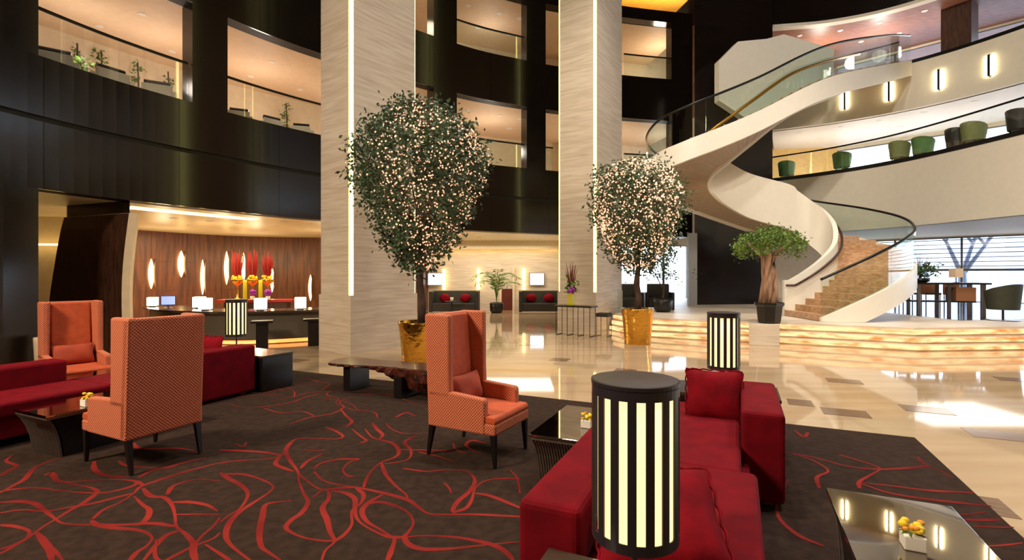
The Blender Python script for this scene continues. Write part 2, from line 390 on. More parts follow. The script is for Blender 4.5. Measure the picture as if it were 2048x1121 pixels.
for cs, k, ox, oy in ((Z6, 3.286, 0, 780), (Z7, 3.413, 440, 800), (Z8, 2.237, 1500, 620)):
    for c in cs: swirl([G(x / k + ox, y / k + oy, .012) for x, y in c])
rr = random.Random(3)
for k in range(130):                        # far and out-of-frame carpet carries the same kind of line
    u = rr.uniform(-9.5, .6); v = rr.uniform(.2, 6.6); a = rr.uniform(0, 6.3); P = []
    q = UV(u, v) + Vector((3.5, .4)) * 0
    if k < 80: q = UV(rr.uniform(-8.5, -1.2), rr.uniform(4.2, 6.3))
    px = 1024 + F * q.x / max(q.y, .3); py = HY + F * EYE / max(q.y, .3)
    if q.y > .5 and py > 800 and -50 < px < 2100 and py < 1140: continue
    for j in range(6):
        P.append(q.copy()); a += rr.uniform(-.9, .9); q = q + Vector((math.cos(a), math.sin(a))) * .28
    if all((p - cA).dot(VA) < -.1 and (p - cA).dot(UA) < -.1 for p in P): swirl(P, .55)
stuff(sw.build('swirl_pattern', 'carpet_red', carpet, fix=False))

# enclosing shell (out of frame, closes the hall)
struct(MB().box(-24, 30, -8.3, -8, 0, 14.2).build('wall_back', 'cream_wall'))
struct(MB().box(-24.3, -24, -8, 32, 0, 14.2).build('wall_left', 'cream_wall'))
struct(MB().box(-24, 2.3, 28, 28.3, 0, 14.2).build('wall_far', 'cream_wall'))
struct(MB().box(29.5, 29.8, -8, 3, 0, 14.2).build('wall_right', 'cream_wall'))
struct(MB().box(-24.5, 30.5, -8.5, 32, 14.2, 14.5).build('ceiling', 'dark_panel'))

# ---- dark gallery front, left and middle
FC = plan([(-9.7, 2), (-9.4, 5.0), (-8.5, 9.0), (-7.35, 11.4), (-5.4, 14.1), (-1.87, 17.2), (.48, 18.5), (1.9, 19.1), (4.5, 19.9), (7.4, 20.5)], 16)
gal = struct(MB().band(offset(FC, .05), offset(FC, .4), 3.2, 5.6).build('wall_gallery', 'groove_black'))
struct(MB().band(offset(FC, .05), offset(FC, .4), 7.9, 9.6).build('trim_1', 'groove_black'))
def panels(cur, z0, z1, step, parent, mat='dark_panel', th=.05):
    pts = resample(cur, step / 10); out = offset(pts, th)
    for i in range(0, len(pts) - 1, 10):
        a, b = pts[i:i + 11], out[i:i + 11]
        if len(a) < 2: continue
        g = (a[-1] - a[0]).normalized() * .004
        a = [p.copy() for p in a]; b = [p.copy() for p in b]
        a[0] += g; b[0] += g; a[-1] -= g; b[-1] -= g
        struct(MB().band(a, b, z0, z1).build('panel', mat, parent))
panels(FC, 3.2, 4.42, 2.4, gal); panels(FC, 4.52, 5.6, 2.4, gal)
panels(FC, 7.9, 9.6, 2.4, gal)
piers = [(-2600, 83), (383, 457), (866, 914), (1052, 1092), (1386, 1500)]
for a, b in piers:
    c = clip(FC, a, b) if a > -2000 else resample([p for p in FC if pxof(p) <= b] , .5)
    if a < -2000: c = resample([p for p in resample(FC, .05) if p.y > 4 and pxof(p) <= b], .5)
    if len(c) < 2: c = resample([facp for facp in FC[-6:]], .5)
    struct(MB().band(c, offset(c, .45), 5.6, 7.9).build('pier', 'dark_panel', gal))
    struct(MB().band(c, offset(c, .45), 9.6, 11.9).build('pier', 'dark_panel', gal))
c = resample([p for p in resample(FC, .05) if p.y > 4 and pxof(p) <= 80], .5)
struct(MB().band(c, offset(c, .45), 0, 3.2).build('pier', 'dark_panel', gal))
struct(MB().band(FC, offset(FC, .45), 11.9, 12.35).build('trim_2', 'dark_panel'))
# slabs and ceilings behind it
FCs = resample(FC, .8)
def ring(cur, d0, d1, z0, z1, name, mat): return struct(MB().band(offset(cur, d0), offset(cur, d1), z0, z1).build(name, mat))
ring(FCs, .4, 13, 3.2, 3.3, 'ceiling_reception', 'cream_ceiling')
ring(FCs, .4, 6, 5.4, 5.55, 'floor_gallery', 'cream_wall')
ring(FCs, .4, 6, 7.9, 8.0, 'ceiling_gallery', 'peach_ceiling')
ring(FCs, .4, 6, 9.4, 9.55, 'floor_upper_gallery', 'cream_wall')
ring(FCs, .4, 6, 11.9, 12.0, 'ceiling_upper_gallery', 'peach_ceiling')
ring(FCs, 4.4, 4.6, 5.55, 7.9, 'wall_gallery_back', 'cream_wall')
ring(FCs, 4.4, 4.6, 9.55, 11.9, 'wall_upper_gallery_back', 'cream_wall')
# gilded cove above the top gallery
c = clip(FC, 1180, 1500)
struct(MB().band(offset(c, .1), offset(c, 4), 13.1, 13.2).build('ceiling_cove', 'cove_ceiling' if 'cove_ceiling' in MAT else 'ochre_wall'))
cv = struct(MB().band(offset(c, .16), offset(c, .4), 12.37, 12.42).build('trim_3', 'cove_gold'))

# ---- glass balustrades with black rails on the galleries
def balustrade(cur, a, b, z, label, h=.9, glass='green_glass', inset=.12, step=1.4):
    c = clip(cur, a, b) if a is not None else cur
    if len(c) < 2: return
    c = offset(c, inset)
    t = thing('glass_balustrade', label, 'balustrade', (c[0].x, c[0].y, z)); inv = Vector((-c[0].x, -c[0].y, -z))
    pts = resample(c, step / 3)
    for i in range(0, len(pts) - 1, 3):
        s = pts[i:i + 4]
        if len(s) < 2: continue
        m = MB().band(s, offset(s, .015), z + .005, z + h - .03); m.v = [tuple(Vector(v) + inv) for v in m.v]; m.build('glass_panel', glass, t)
    m = MB().tube([(p.x, p.y, z + h) for p in resample(c, .3)], .032, 6); m.v = [tuple(Vector(v) + inv) for v in m.v]; m.build('handrail', 'black_metal', t)
balustrade(FC, 83, 383, 5.6, 'black railed glass balustrade above the reception, left of the dark pier', glass='clear_glass')
balustrade(FC, 457, 700, 5.6, 'black railed glass balustrade above the reception, right of the dark pier', glass='clear_glass')
balustrade(FC, 826, 866, 5.6, 'short glass balustrade behind the larger lit tree top')
balustrade(FC, 914, 1052, 5.6, 'glass balustrade on the first gallery between the two stone columns')
balustrade(FC, 1092, 1110, 5.6, 'sliver of glass balustrade on first gallery beside right stone column')
balustrade(FC, 914, 1052, 9.6, 'glass balustrade on the upper gallery between the two stone columns')
balustrade(FC, 1250, 1386, 9.6, 'glass balustrade on the upper gallery right of the right stone column')
balustrade(FC, 1250, 1386, 5.6, 'glass balustrade on the first gallery behind the smaller lit tree')

# ---- dark shaft
sh0, sh1 = W(1389, 0, 19.2), W(1545, 0, 19.7)
d = (sh1.xy - sh0.xy).normalized(); nrm = Vector((-d.y, d.x))
struct(MB().prism([sh0.xy, sh1.xy, W(1545, 0, 22.3).xy, W(1393, 0, 21.8).xy], 0, 14.2).build('wall_shaft', 'dark_panel'))

# ---- white balconies on the right
R1 = plan([(10.75, 20.7), (12.2, 19.2), (13.35, 17.1), (14.0, 13.7), (14.2, 10), (14.0, 5), (13.6, 1)])
R2 = plan([(11.2, 21.6), (13.3, 20.4), (14.9, 18.9), (16.0, 17.2), (16.8, 15), (17.2, 12), (17.3, 7), (17.2, 1)])
R3 = plan([(10.6, 20.7), (13.0, 20.2), (15.0, 19.0), (16.6, 16.8), (17.4, 14), (17.6, 8), (17.6, 1)])
struct(MB().band(R1, offset(R1, .3), 3.3, 5.5).build('wall_balcony', 'white_plaster'))
struct(MB().band(offset(R1, -.02), offset(R1, .3), 5.5, 5.64).build('trim_4', 'black_metal'))
struct(MB().band(R2, offset(R2, .3), 7.9, 9.6).build('wall_upper_balcony', 'white_plaster'))
struct(MB().band([p for p in offset(R2, -.02) if pxof(p) > 1800], [p for p, q in zip(offset(R2, .2), offset(R2, -.02)) if pxof(q) > 1800], 9.6, 9.72).build('trim_5', 'black_metal'))
struct(MB().band(R3, offset(R3, .3), 11.98, 14.2).build('wall_top_balcony', 'dark_panel'))
struct(MB().band(offset(R3, -.03), offset(R3, .3), 11.86, 11.98).build('trim_6', 'white_plaster'))
ring(R1, .2, 8.5, 3.3, 3.4, 'ceiling_entrance', 'pale_ceiling')
ring(R1, .2, 8.5, 5.45, 5.55, 'floor_balcony', 'cream_wall')
ring(R2, .2, 7.0, 7.9, 8.0, 'ceiling_balcony', 'pale_ceiling')
ring(R2, .2, 7.0, 9.45, 9.55, 'floor_upper_balcony', 'cream_wall')
ring(R3, .2, 7.0, 11.9, 12.0, 'ceiling_upper_balcony', 'wood_ceiling')
rb = [p for p in R1 if p.y > 4]
balustrade(rb, None, None, 5.64, 'long curved glass balustrade with thin black rail on the white balcony', h=.88, glass='clear_glass', inset=.05)

# ---- outer walls on the right, with windows
def wall_seg(a, b, z0, z1, name, mat, th=.2, parent=None):
    a, b = Vector(a), Vector(b); d = (b - a).normalized(); n = Vector((-d.y, d.x)) * th
    o = MB().prism([a, b, b + n, a + n], z0, z1).build(name, mat, parent); return struct(o)
wn = [0]
def window(a, b, z0, z1, cols, rows, mull=.07, blinds=0):
    wn[0] += 1; a, b = Vector(a), Vector(b); d = (b - a); L = d.length; d.normalize()
    Mx = oriented((a.x, a.y, 0), d)
    f = MB()
    for i in range(cols + 1): x = L * i / cols; f.box(max(0, x - mull / 2), min(L, x + mull / 2), 0, .12, z0, z1, Mx)
    for j in range(rows + 1): z = z0 + (z1 - z0) * j / rows; f.box(0, L, .01, .11, max(z0, z - mull / 2), min(z1, z + mull / 2), Mx)
    fo = struct(f.build('window_%d' % wn[0], 'counter_grey'))
    for i in range(cols):
        struct(MB().box(L * i / cols + mull / 2, L * (i + 1) / cols - mull / 2, .05, .065, z0 + mull / 2, z1 - mull / 2, Mx).build('pane', 'window_glass', fo))
    for k in range(blinds):
        z = z0 + (z1 - z0) * (.45 + .55 * (k + .5) / blinds)
        struct(MB().box(0, L, .18, .22, z - .016, z + .016, Mx).build('slat', 'counter_grey', fo))
    return fo
B0, B1, B2, B3 = (8.9, 25.2), (16, 24.6), (27, 13), (29.5, 2.5)
for z0, z1, mat in ((0, 3.4, 'cream_wall'), (3.3, 5.55, 'cream_wall'), (5.55, 8, 'ochre_wall'), (8, 9.55, 'cream_wall'), (9.55, 14.2, 'wood_ceiling')):
    wall_seg(B0, B1, z0, z1, 'wall_terrace', mat)
for A_, B_ in ((B1, B2), (B2, B3)):
    for z0, z1 in ((0, .49), (3.25, 5.75), (7.75, 9.8), (11.8, 14.2)): wall_seg(A_, B_, z0, z1, 'wall_window_side', 'white_plaster')
    for z0, z1, rw, bl in ((.49, 3.25, 2, 8), (5.75, 7.75, 1, 0), (9.8, 11.8, 1, 0)): window(A_, B_, z0, z1, 7, rw, blinds=bl)
# bright glazed end of the middle passage
P0, P1 = (2.4, 23.2), (8.9, 25.2)
wall_seg((2.3, 28.2), P0, 0, 14.2, 'wall_passage_return', 'cream_wall')
wall_seg(P0, P1, 3.1, 14.2, 'wall_passage', 'cream_wall'); 
q0, q1 = Vector(P0).lerp(Vector(P1), .38), Vector(P0).lerp(Vector(P1), .995)
wall_seg(P0, q0, 0, 3.1, 'wall_passage_side', 'cream_wall'); wall_seg(q1, P1, 0, 3.1, 'wall_passage_end', 'cream_wall')
window(q0, q1, .0, 3.1, 3, 1)
# outside
struct(MB().prism([(8, 25.6), (16, 25.2), (27.6, 13.2), (31, 2), (90, 0), (90, 90), (0, 90), (2.5, 24.2)], -.6, -.35).build('ground_outside', 'ground_out'))
bo = thing('building', 'pale blue-white building outside the right hand windows', 'building', (40, 44, -.4), R(-45))
bm_ = MB().box(-16, 16, 0, 6, 0, 7).build('wall', 'facade_out', bo)
for i in range(9):
    for k in range(2):
        MB().box(-15 + i * 3.5, -13.2 + i * 3.5, -.08, .02, .8 + k * 3.2, 2.8 + k * 3.2).build('window', 'window_out', bo)

# ---- reception back walls (ground floor)
WW = plan([(-14.6, 12.0), (-13.9, 15.2), (-12.9, 17.4), (-11.5, 19.6), (-9.6, 20.6), (-7.2, 20.9), (-4.6, 21.3), (-3.9, 23.3)])
ww = struct(MB().band(offset(WW, .02), offset(WW, .2), 0, 3.2).build('wall_reception', 'groove_black'))
pts = resample(WW, .3)
for i in range(0, len(pts) - 1, 4):
    s = pts[i:i + 5]
    for z0, z1 in ((0, 1.06), (1.066, 2.126), (2.132, 3.2)):
        g = (s[-1] - s[0]).normalized() * .003; a = [p.copy() for p in s]; a[0] += g; a[-1] -= g
        struct(MB().band(a, offset(a, .04), z0, z1).build('panel', 'wood_wall', ww))
wall_seg((-3.9, 23.3), (2.4, 23.2), 0, 3.2, 'wall_lift_lobby', 'travertine')
struct(MB().box(-3.6, 2.2, 22.9, 23.02, 2.86, 2.93).build('trim_7', 'cove_yellow'))
struct(MB().box(-3.7, 2.3, 22.78, 22.88, 2.84, 3.2).build('trim_8', 'cream_ceiling'))
wall_seg((2.4, 23.2), (2.5, 20.4), 0, 3.2, 'wall_lift_lobby_end', 'white_plaster')
c = resample(offset(clip(FC, 250, 560), 1.0), .5)
struct(MB().band(c, offset(c, .5), 3.185, 3.199).build('trim_9', 'cove_soft'))
wall_seg((-16.2, 12.5), (-11.0, 13.6), 0, 3.2, 'wall_reception_left', 'cream_wall')
MB_ = struct(MB().prism([(-13.6, 12.9), (-11.2, 13.4), (-11.2, 13.3), (-13.6, 12.8)], 2.42, 2.47).build('trim_10', 'cove_yellow'))

# ================================================================== COLUMNS
def column(corner, d1, L1, d2, L2, zs, label):
    t = thing('stone_column', label, 'column', (corner[0], corner[1], 0))
    d1 = Vector(d1).normalized(); d2 = Vector(d2).normalized(); O = Vector((0, 0)); g = .075
    P = lambda a, b: O + d1 * a + d2 * b
    MB().prism([P(0, 0), P(L1, 0), P(L1, L2), P(0, L2)], 0, zs).build('base_block', 'travertine', t)
    MB().prism([P(.1, .1), P(L1 - .1, .1), P(L1 - .1, L2 - .1), P(.1, L2 - .1)], zs, 14.2).build('core', 'groove_black', t)
    for q in ([P(g, 0), P(L1 - g, 0), P(L1 - g, .1), P(g, .1)], [P(0, g), P(.1, g), P(.1, L2 - g), P(0, L2 - g)],
              [P(g, L2 - .1), P(L1 - g, L2 - .1), P(L1 - g, L2), P(g, L2)], [P(L1 - .1, g), P(L1, g), P(L1, L2 - g), P(L1 - .1, L2 - g)]):
        MB().prism(q, zs, 14.2).build('stone_face', 'travertine', t)
    e = .035
    for a, b in ((0, 0), (L1, 0), (0, L2), (L1, L2)):
        sa = 1 if a == 0 else -1; sb = 1 if b == 0 else -1
        q = [P(a + sa * e, b + sb * e), P(a + sa * .1, b + sb * e), P(a + sa * .1, b + sb * .1), P(a + sa * e, b + sb * .1)]
        MB().prism(q, zs + .01, 14.15).build('light_strip', 'strip_yellow', t)
column((-3.31, 10.25), (-.80, .60), 1.14, (.60, .80), 1.82, 1.22, 'left stone column with glowing corner strips behind the larger lit tree')
column((2.38, 14.2), (-.84, .54), 1.22, (.54, .84), 2.15, 1.15, 'right stone column with glowing corner strips beside the smaller lit tree')

# ================================================================== PLATFORM
PF = [(2.9, 14.9), (3.3, 13.5), (3.75, 13.15), (4.85, 12.5), (6.4, 11.95), (8.7, 10.7), (11.2, 10.9), (13.2, 11.5), (16, 12.6)]
def inner(P, d):
    c = [Vector(p) for p in P]; return offset(c, d)
plat = thing('stair_platform', 'low stone platform with glowing amber risers under the white staircase', 'platform', (0, 0, 0))
back = [(16.2, 15.2), (13.2, 14.2), (11, 13.6), (8.8, 13.5), (6.4, 14.6), (4.6, 15.3), (3.9, 15.9)]
struct(MB().prism([tuple(p) for p in back] + [(3.9, 16.2), (3.6, 22.6), (8.9, 24.9), (16, 24.4), (26.8, 13), (28.9, 3), (16.6, 3), (16.8, 12)], 0, .496).build('floor_terrace', 'travertine'))
struct(MB().prism([(11.3, 12.6), (16.5, 13.6), (26, 13.4), (16, 24), (9.5, 19.4), (11.4, 15.2)], .4965, .4995).build('floor_restaurant', 'dark_stone'))
for k in range(3):
    MB().prism([tuple(p) for p in inner(PF, .06 * k + .05)] + back, .16 * k, .16 * k + .155 + (.02 if k == 2 else 0)).build('step_block', 'travertine', plat)
    fr = [Vector(p) for p in inner(PF, .06 * k)]
    seg = []
    for a, b in zip(fr, fr[1:]):
        n = max(1, round((b - a).length / .8))
        for i in range(n): seg.append((a.lerp(b, i / n), a.lerp(b, (i + 1) / n)))
    for a, b in seg:
        d = (b - a).normalized(); nn = Vector((-d.y, d.x)) * .06
        a2, b2 = a + d * .004, b - d * .004
        MB().prism([a2, b2, b2 + nn, a2 + nn], .16 * k + .03, .16 * k + .125).build('glow_panel', 'onyx', plat)
MB().prism([W(1498, 0, 11.72).xy, W(1559, 0, 11.5).xy, W(1559, 0, 11.5).xy + Vector((.35, .75)), W(1498, 0, 11.72).xy + Vector((.35, .75))], 0, .497).build('plinth', 'travertine', plat, bevel=.008)['label'] = 'square beige stone plinth'

# ================================================================== STAIRCASE
C1 = Vector((8.55, 14.6)); RO, RI = 2.45, .82
ST = []
for a, z in ((-60, 1.52), (-38, 1.85), (-10, 2.25), (20, 2.66), (50, 3.02), (75, 3.3), (95, 3.5)):
    v = Vector((math.cos(R(a)), math.sin(R(a)))); o = C1 + v * RO; i = C1 + v * RI; ST.append((*o, *i, z))
def pol(a, r): return C1 + Vector((math.cos(R(a)), math.sin(R(a)))) * r
ST = [(*pol(-113, RO), *pol(-152, .95), .49), (*pol(-99, RO), *pol(-122, .86), .80), (*pol(-82, RO), *pol(-92, RI), 1.14)] + ST
ST += [(7.3, 17.15, 7.35, 15.55, 3.86), (6.1, 17.1, 6.55, 15.52, 4.28), (5.0, 16.7, 6.15, 15.42, 4.58), (4.25, 15.6, 6.0, 15.34, 4.80), (4.2, 14.4, 6.02, 15.26, 5.00),
       (4.8, 13.75, 6.2, 15.22, 5.22), (5.7, 13.65, 6.65, 15.22, 5.56), (6.8, 13.8, 7.3, 15.3, 6.05), (9.0, 14.4, 8.9, 15.95, 7.18), (12.0, 16.1, 11.2, 17.5, 8.3), (14.75, 18.6, 13.6, 19.8, 9.5)]
fine = []
for k in range(len(ST) - 1): pass
cm = []
def cat5(P, n):
    out = []
    for i in range(len(P) - 1):
        p0 = P[i - 1] if i else tuple(2 * a - b for a, b in zip(P[0], P[1])); p1, p2 = P[i], P[i + 1]
        p3 = P[i + 2] if i + 2 < len(P) else tuple(2 * a - b for a, b in zip(p2, p1))
        for k in range(n):
            t = k / n
            out.append(tuple(.5 * (2 * b + (c - a) * t + (2 * a - 5 * b + 4 * c - d) * t * t + (3 * b - a - 3 * c + d) * t ** 3) for a, b, c, d in zip(p0, p1, p2, p3)))
    out.append(P[-1]); return out
S = cat5(ST, 10)
O_ = [Vector((s[0], s[1])) for s in S]; I_ = [Vector((s[2], s[3])) for s in S]; Zs = [s[4] for s in S]
stair = thing('spiral_staircase', 'sweeping white spiral staircase with glass balustrade rising to the upper balcony', 'staircase', (C1.x, C1.y, .49)); SO = Vector((-C1.x, -C1.y, -.49))
def sb(m, name, mat, **k):
    m.v = [tuple(Vector(v) + SO) for v in m.v]; return m.build(name, mat, stair, **k)
n0 = len(S)
kl = next(i for i, s in enumerate(S) if s[4] > 4.75)       # where the solid inner balustrade ends
# outer stringer, soffit, inner balustrade / stringer
sb(MB().band(O_, [o + (o - i).normalized() * .10 for o, i in zip(O_, I_)], [max(.499, z - .46) for z in Zs], [z + .10 for z in Zs]), 'outer_stringer', 'stair_white', smooth=False)
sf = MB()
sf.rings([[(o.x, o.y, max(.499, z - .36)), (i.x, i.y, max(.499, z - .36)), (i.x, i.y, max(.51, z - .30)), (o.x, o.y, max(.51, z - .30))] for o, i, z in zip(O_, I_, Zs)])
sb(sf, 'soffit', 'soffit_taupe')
inn = [i - (o - i).normalized() * .12 for o, i in zip(O_, I_)]
top_in = [max(z + .92, 1.5) for z in Zs]
sb(MB().band(inn[:kl + 1], I_[:kl + 1], [max(.499, z - .46) for z in Zs[:kl + 1]], top_in[:kl + 1]), 'inner_balustrade', 'stair_white')
sb(MB().band(inn[kl:], I_[kl:], [z - .46 for z in Zs[kl:]], [z + .10 for z in Zs[kl:]]), 'inner_stringer', 'stair_white')
def at_z(z):
    for k in range(n0 - 1):
        if Zs[k + 1] >= z: f = (z - Zs[k]) / max(1e-6, Zs[k + 1] - Zs[k]); return O_[k].lerp(O_[k + 1], f), I_[k].lerp(I_[k + 1], f)
    return O_[-1], I_[-1]
ns = 53; dz = (9.5 - .49) / ns
for k in range(ns):
    z = .49 + dz * k; o1, i1 = at_z(z); o2, i2 = at_z(z + dz)
    m = MB().prism([o1, o2, i2, i1], max(.499, z - .2), z + dz * .98); sb(m, 'step', 'stair_tread')
# outer glass and rail
seg = 6
gout = [o + (o - i).normalized() * .05 for o, i in zip(O_, I_)]
for k in range(0, n0 - 1, seg):
    e = min(n0 - 1, k + seg); s = slice(k, e + 1)
    a = gout[s]; nn = [(o - i).normalized() * .014 for o, i in zip(O_[s], I_[s])]
    a = [p.copy() for p in a]; a[-1] = a[-1].lerp(a[-2], .05)
    sb(MB().band(a, [p + q for p, q in zip(a, nn)], [z + .10 for z in Zs[s]], [z + 1.02 for z in Zs[s]]), 'glass_panel', 'green_glass')
sb(MB().tube([(p.x, p.y, z + 1.04) for p, z in zip(gout, Zs)], .035, 6), 'outer_handrail', 'black_metal', smooth=True)
gin = [i - (o - i).normalized() * .06 for o, i in zip(O_, I_)]
for k in range(kl, n0 - 1, seg):
    e = min(n0 - 1, k + seg); s = slice(k, e + 1); a = gin[s]
    nn = [(o - i).normalized() * .014 for o, i in zip(O_[s], I_[s])]
    if len(a) > 1: sb(MB().band(a, [p + q for p, q in zip(a, nn)], [z + .10 for z in Zs[s]], [z + 1.0 for z in Zs[s]]), 'glass_panel', 'green_glass')
sb(MB().tube([(p.x, p.y, z + .86) for p, z in zip([i + (o - i).normalized() * .12 for o, i in zip(O_, I_)][kl:], Zs[kl:])], .05, 6), 'upper_handrail', 'gold_rail', smooth=True)
lo = [i + (o - i).normalized() * .09 for o, i in zip(O_, I_)][:58]
sb(MB().tube([(p.x, p.y, max(z + .72, 1.35)) for p, z in zip(lo, Zs[:58])], .035, 6), 'lower_handrail', 'dark_brown_wood', smooth=True)
# white parapet above the upper flight
pa, pb = W(1438, 0, 18.2), W(1668, 0, 18.9); dd = (pb.xy - pa.xy); Lp = dd.length
pr = MB().extrude_y([(0, 8.0), (0, 9.45), (.75, 10.2), (1.9, 10.38), (2.6, 10.6), (Lp, 10.2), (Lp, 8.6), (3.1, 8.05), (1.15, 7.35)], 0, .3)
struct(place(pr.build('wall_stair_parapet', 'stair_white'), (pa.x, pa.y, 0), math.atan2(dd.y, dd.x)))

# ================================================================== LOUNGE FURNITURE
CZ = .016
def pillow_mesh(wd, ht, th, n=14):
    m = MB(); V = []
    for side in (1, -1):
        for j in range(n + 1):
            for i in range(n + 1):
                x, y = i / n * 2 - 1, j / n * 2 - 1
                e = max(0, (1 - abs(x) ** 2.6)) ** .55 * max(0, (1 - abs(y) ** 2.6)) ** .55
                pin = 1 - .07 * (1 - abs(x)) * abs(y) ** 3; pin2 = 1 - .07 * (1 - abs(y)) * abs(x) ** 3
                V.append((x * wd / 2 * pin2, side * th / 2 * e * (1 + .08 * math.sin(5 * x + 3 * y)), y * ht / 2 * pin))
    k = (n + 1) ** 2; Fs = []
    for s in (0, 1):
        for j in range(n):
            for i in range(n):
                a = s * k + j * (n + 1) + i; Fs.append((a, a + 1, a + n + 2, a + n + 1))
    m.add(V, Fs); return m
def pillow(name, label, mat, wd, ht, th, loc, rz, tilt, group=None, frill=True):
    o = pillow_mesh(wd, ht, th).build(name, mat, smooth=True)
    if frill:
        f = MB(); pts = []
        for k in range(64):
            t = k / 64 * 4; s = int(t); u = (t - s) * 2 - 1
            x, y = ((u, -1), (1, u), (-u, 1), (-1, -u))[s]; r = 1.0 + .025 * math.sin(k * 2.1)
            pts.append(Vector((x * wd / 2 * r, .004 * math.sin(k * 1.7), y * ht / 2 * r)))
        f.tube(pts + [pts[0]], .007, 5); f.build('piping', mat, o, smooth=True)
    o.location = loc; o.rotation_euler = (tilt, 0, rz); return tag(o, label, 'pillow', group)

def sofa(label, u0, v0):
    p = UV(u0, v0); t = thing('double_sided_sofa', label, 'sofa', (p.x, p.y, CZ), ROT)
    k = dict(bevel=.035, seg=3)
    MB().box(-.36, .35, -1.50, -.14, .07, .29).build('seat_base', 'red_velvet', t, bevel=.015)
    MB().box(-.35, .36, -.14, 1.50, .07, .29).build('seat_base', 'red_velvet', t, bevel=.015)
    MB().box(-.305, .393, -1.54, -.138, .275, .43).build('seat_cushion', 'red_velvet', t, **k)
    MB().box(-.393, .305, -.132, 1.54, .27, .42).build('seat_cushion', 'red_velvet', t, **k)
    MB().box(-.585, -.305, -1.54, -.20, .03, .665).build('backrest', 'red_velvet', t, **k)
    MB().box(.305, .585, .40, 1.54, .03, .665).build('backrest', 'red_velvet', t, **k)
    for x, y in ((-.48, -1.4), (.3, -1.4), (-.48, -.5), (.3, -.25), (-.3, .25), (.48, .5), (-.3, 1.4), (.48, 1.4)):
        MB().box(x - .04, x + .04, y - .04, y + .04, 0, .09).build('foot', 'chair_brown', t)
    return t
sofa('large red velvet sofa with staggered backs behind the big striped lamp', -.285, 3.52)
sofa('red velvet sofa with staggered backs at left beside the orange wing chairs', -6.685, 3.32)
p = UV(-.19, 4.66); pillow('throw_pillow', 'square red velvet pillow with frilled edge below the small striped lamp', 'red_pillow', .46, .42, .15, (p.x, p.y, CZ + .60), ROT + R(4), R(-20))
pillow('throw_pillow', 'rumpled red velvet pillow lying behind the big striped lamp', 'red_pillow', .54, .50, .17, (.64, 2.20, CZ + .575), R(-6), R(-58))
p = UV(-6.50, 4.45); pillow('throw_pillow', 'dark red pillow on the left sofa under the distant striped lamp', 'red_pillow', .46, .42, .15, (p.x, p.y, CZ + .60), ROT, R(-14))

def side_table(label, u0, u1, v0, v1):
    p = UV((u0 + u1) / 2, (v0 + v1) / 2); t = thing('side_table', label, 'table', (p.x, p.y, CZ), ROT)
    a, b = (u1 - u0) / 2, (v1 - v0) / 2
    MB().box(-a, a, -b, b, 0, .47).build('body', 'black_wood', t, bevel=.006)
    MB().box(-a - .008, a + .008, -b - .008, b + .008, .47, .50).build('table_top', 'counter_top', t, bevel=.004)
side_table('black side table under the big striped lamp in the foreground', -.71, .35, 1.36, 1.95)
side_table('black side table behind the large red sofa carrying the small lamp', -.75, .35, 5.10, 5.66)
side_table('black side table at the far end of the left red sofa', -7.1, -6.02, 4.90, 5.42)

def lamp(label, X, Y, zt=.5165, r=.150):
    t = thing('striped_lamp', label, 'lamp', (X, Y, zt), 0)
    h0, h1 = .22, .755
    MB().lathe([(.09, 0), (.09, .012), (.02, .03), (.012, .05)], 24).build('base', 'bronze_black', t, smooth=False)
    MB().tube([(0, 0, .03), (0, 0, h0 + .02)], .011, 10).build('stem', 'bronze_black', t)
    MB().lathe([(.02, h1 - .004), (r, h1 - .004), (r + .002, h1), (r + .002, h1 + .012), (r - .006, h1 + .014), (.02, h1 + .010)], 48).build('top_cap', 'bronze_black', t)
    for za, zb in ((h0, h0 + .035), (h1 - .035, h1)):
        rg = MB()
        n = 48; rs = [[(q * math.cos(2 * math.pi * k / n), q * math.sin(2 * math.pi * k / n), z) for k in range(n)] for q, z in ((r - .004, za), (r, za), (r, zb), (r - .004, zb), (r - .004, za))]
        rg.rings(rs, caps=False).build('ring', 'bronze_black', t)
    for k in range(16):
        a0 = 2 * math.pi * (k - .02) / 16 - math.pi / 2; w_ = 2 * math.pi / 16 * .50
        pts = [a0 + w_ * j / 3 for j in range(4)]
        m = MB(); m.rings([[((r - q) * math.cos(a), (r - q) * math.sin(a), z) for q, z in ((0, h0 + .02), (0, h1 - .02), (.006, h1 - .02), (.006, h0 + .02))] for a in pts])
        m.build('slat', 'bronze_black', t)
    MB().lathe([(r - .022, h0 + .01), (r - .022, h1 - .01)], 40).build('diffuser', 'lamp_diffuser', t, smooth=True)
    return t
lamp('big striped cylinder lamp glowing in the foreground before the red sofa', .432, 1.757)
lamp('small striped cylinder lamp on the table behind the large red sofa', 2.06, 4.87)
lp = lamp('distant striped cylinder lamp in front of the reception desk', -4.11, 7.46)

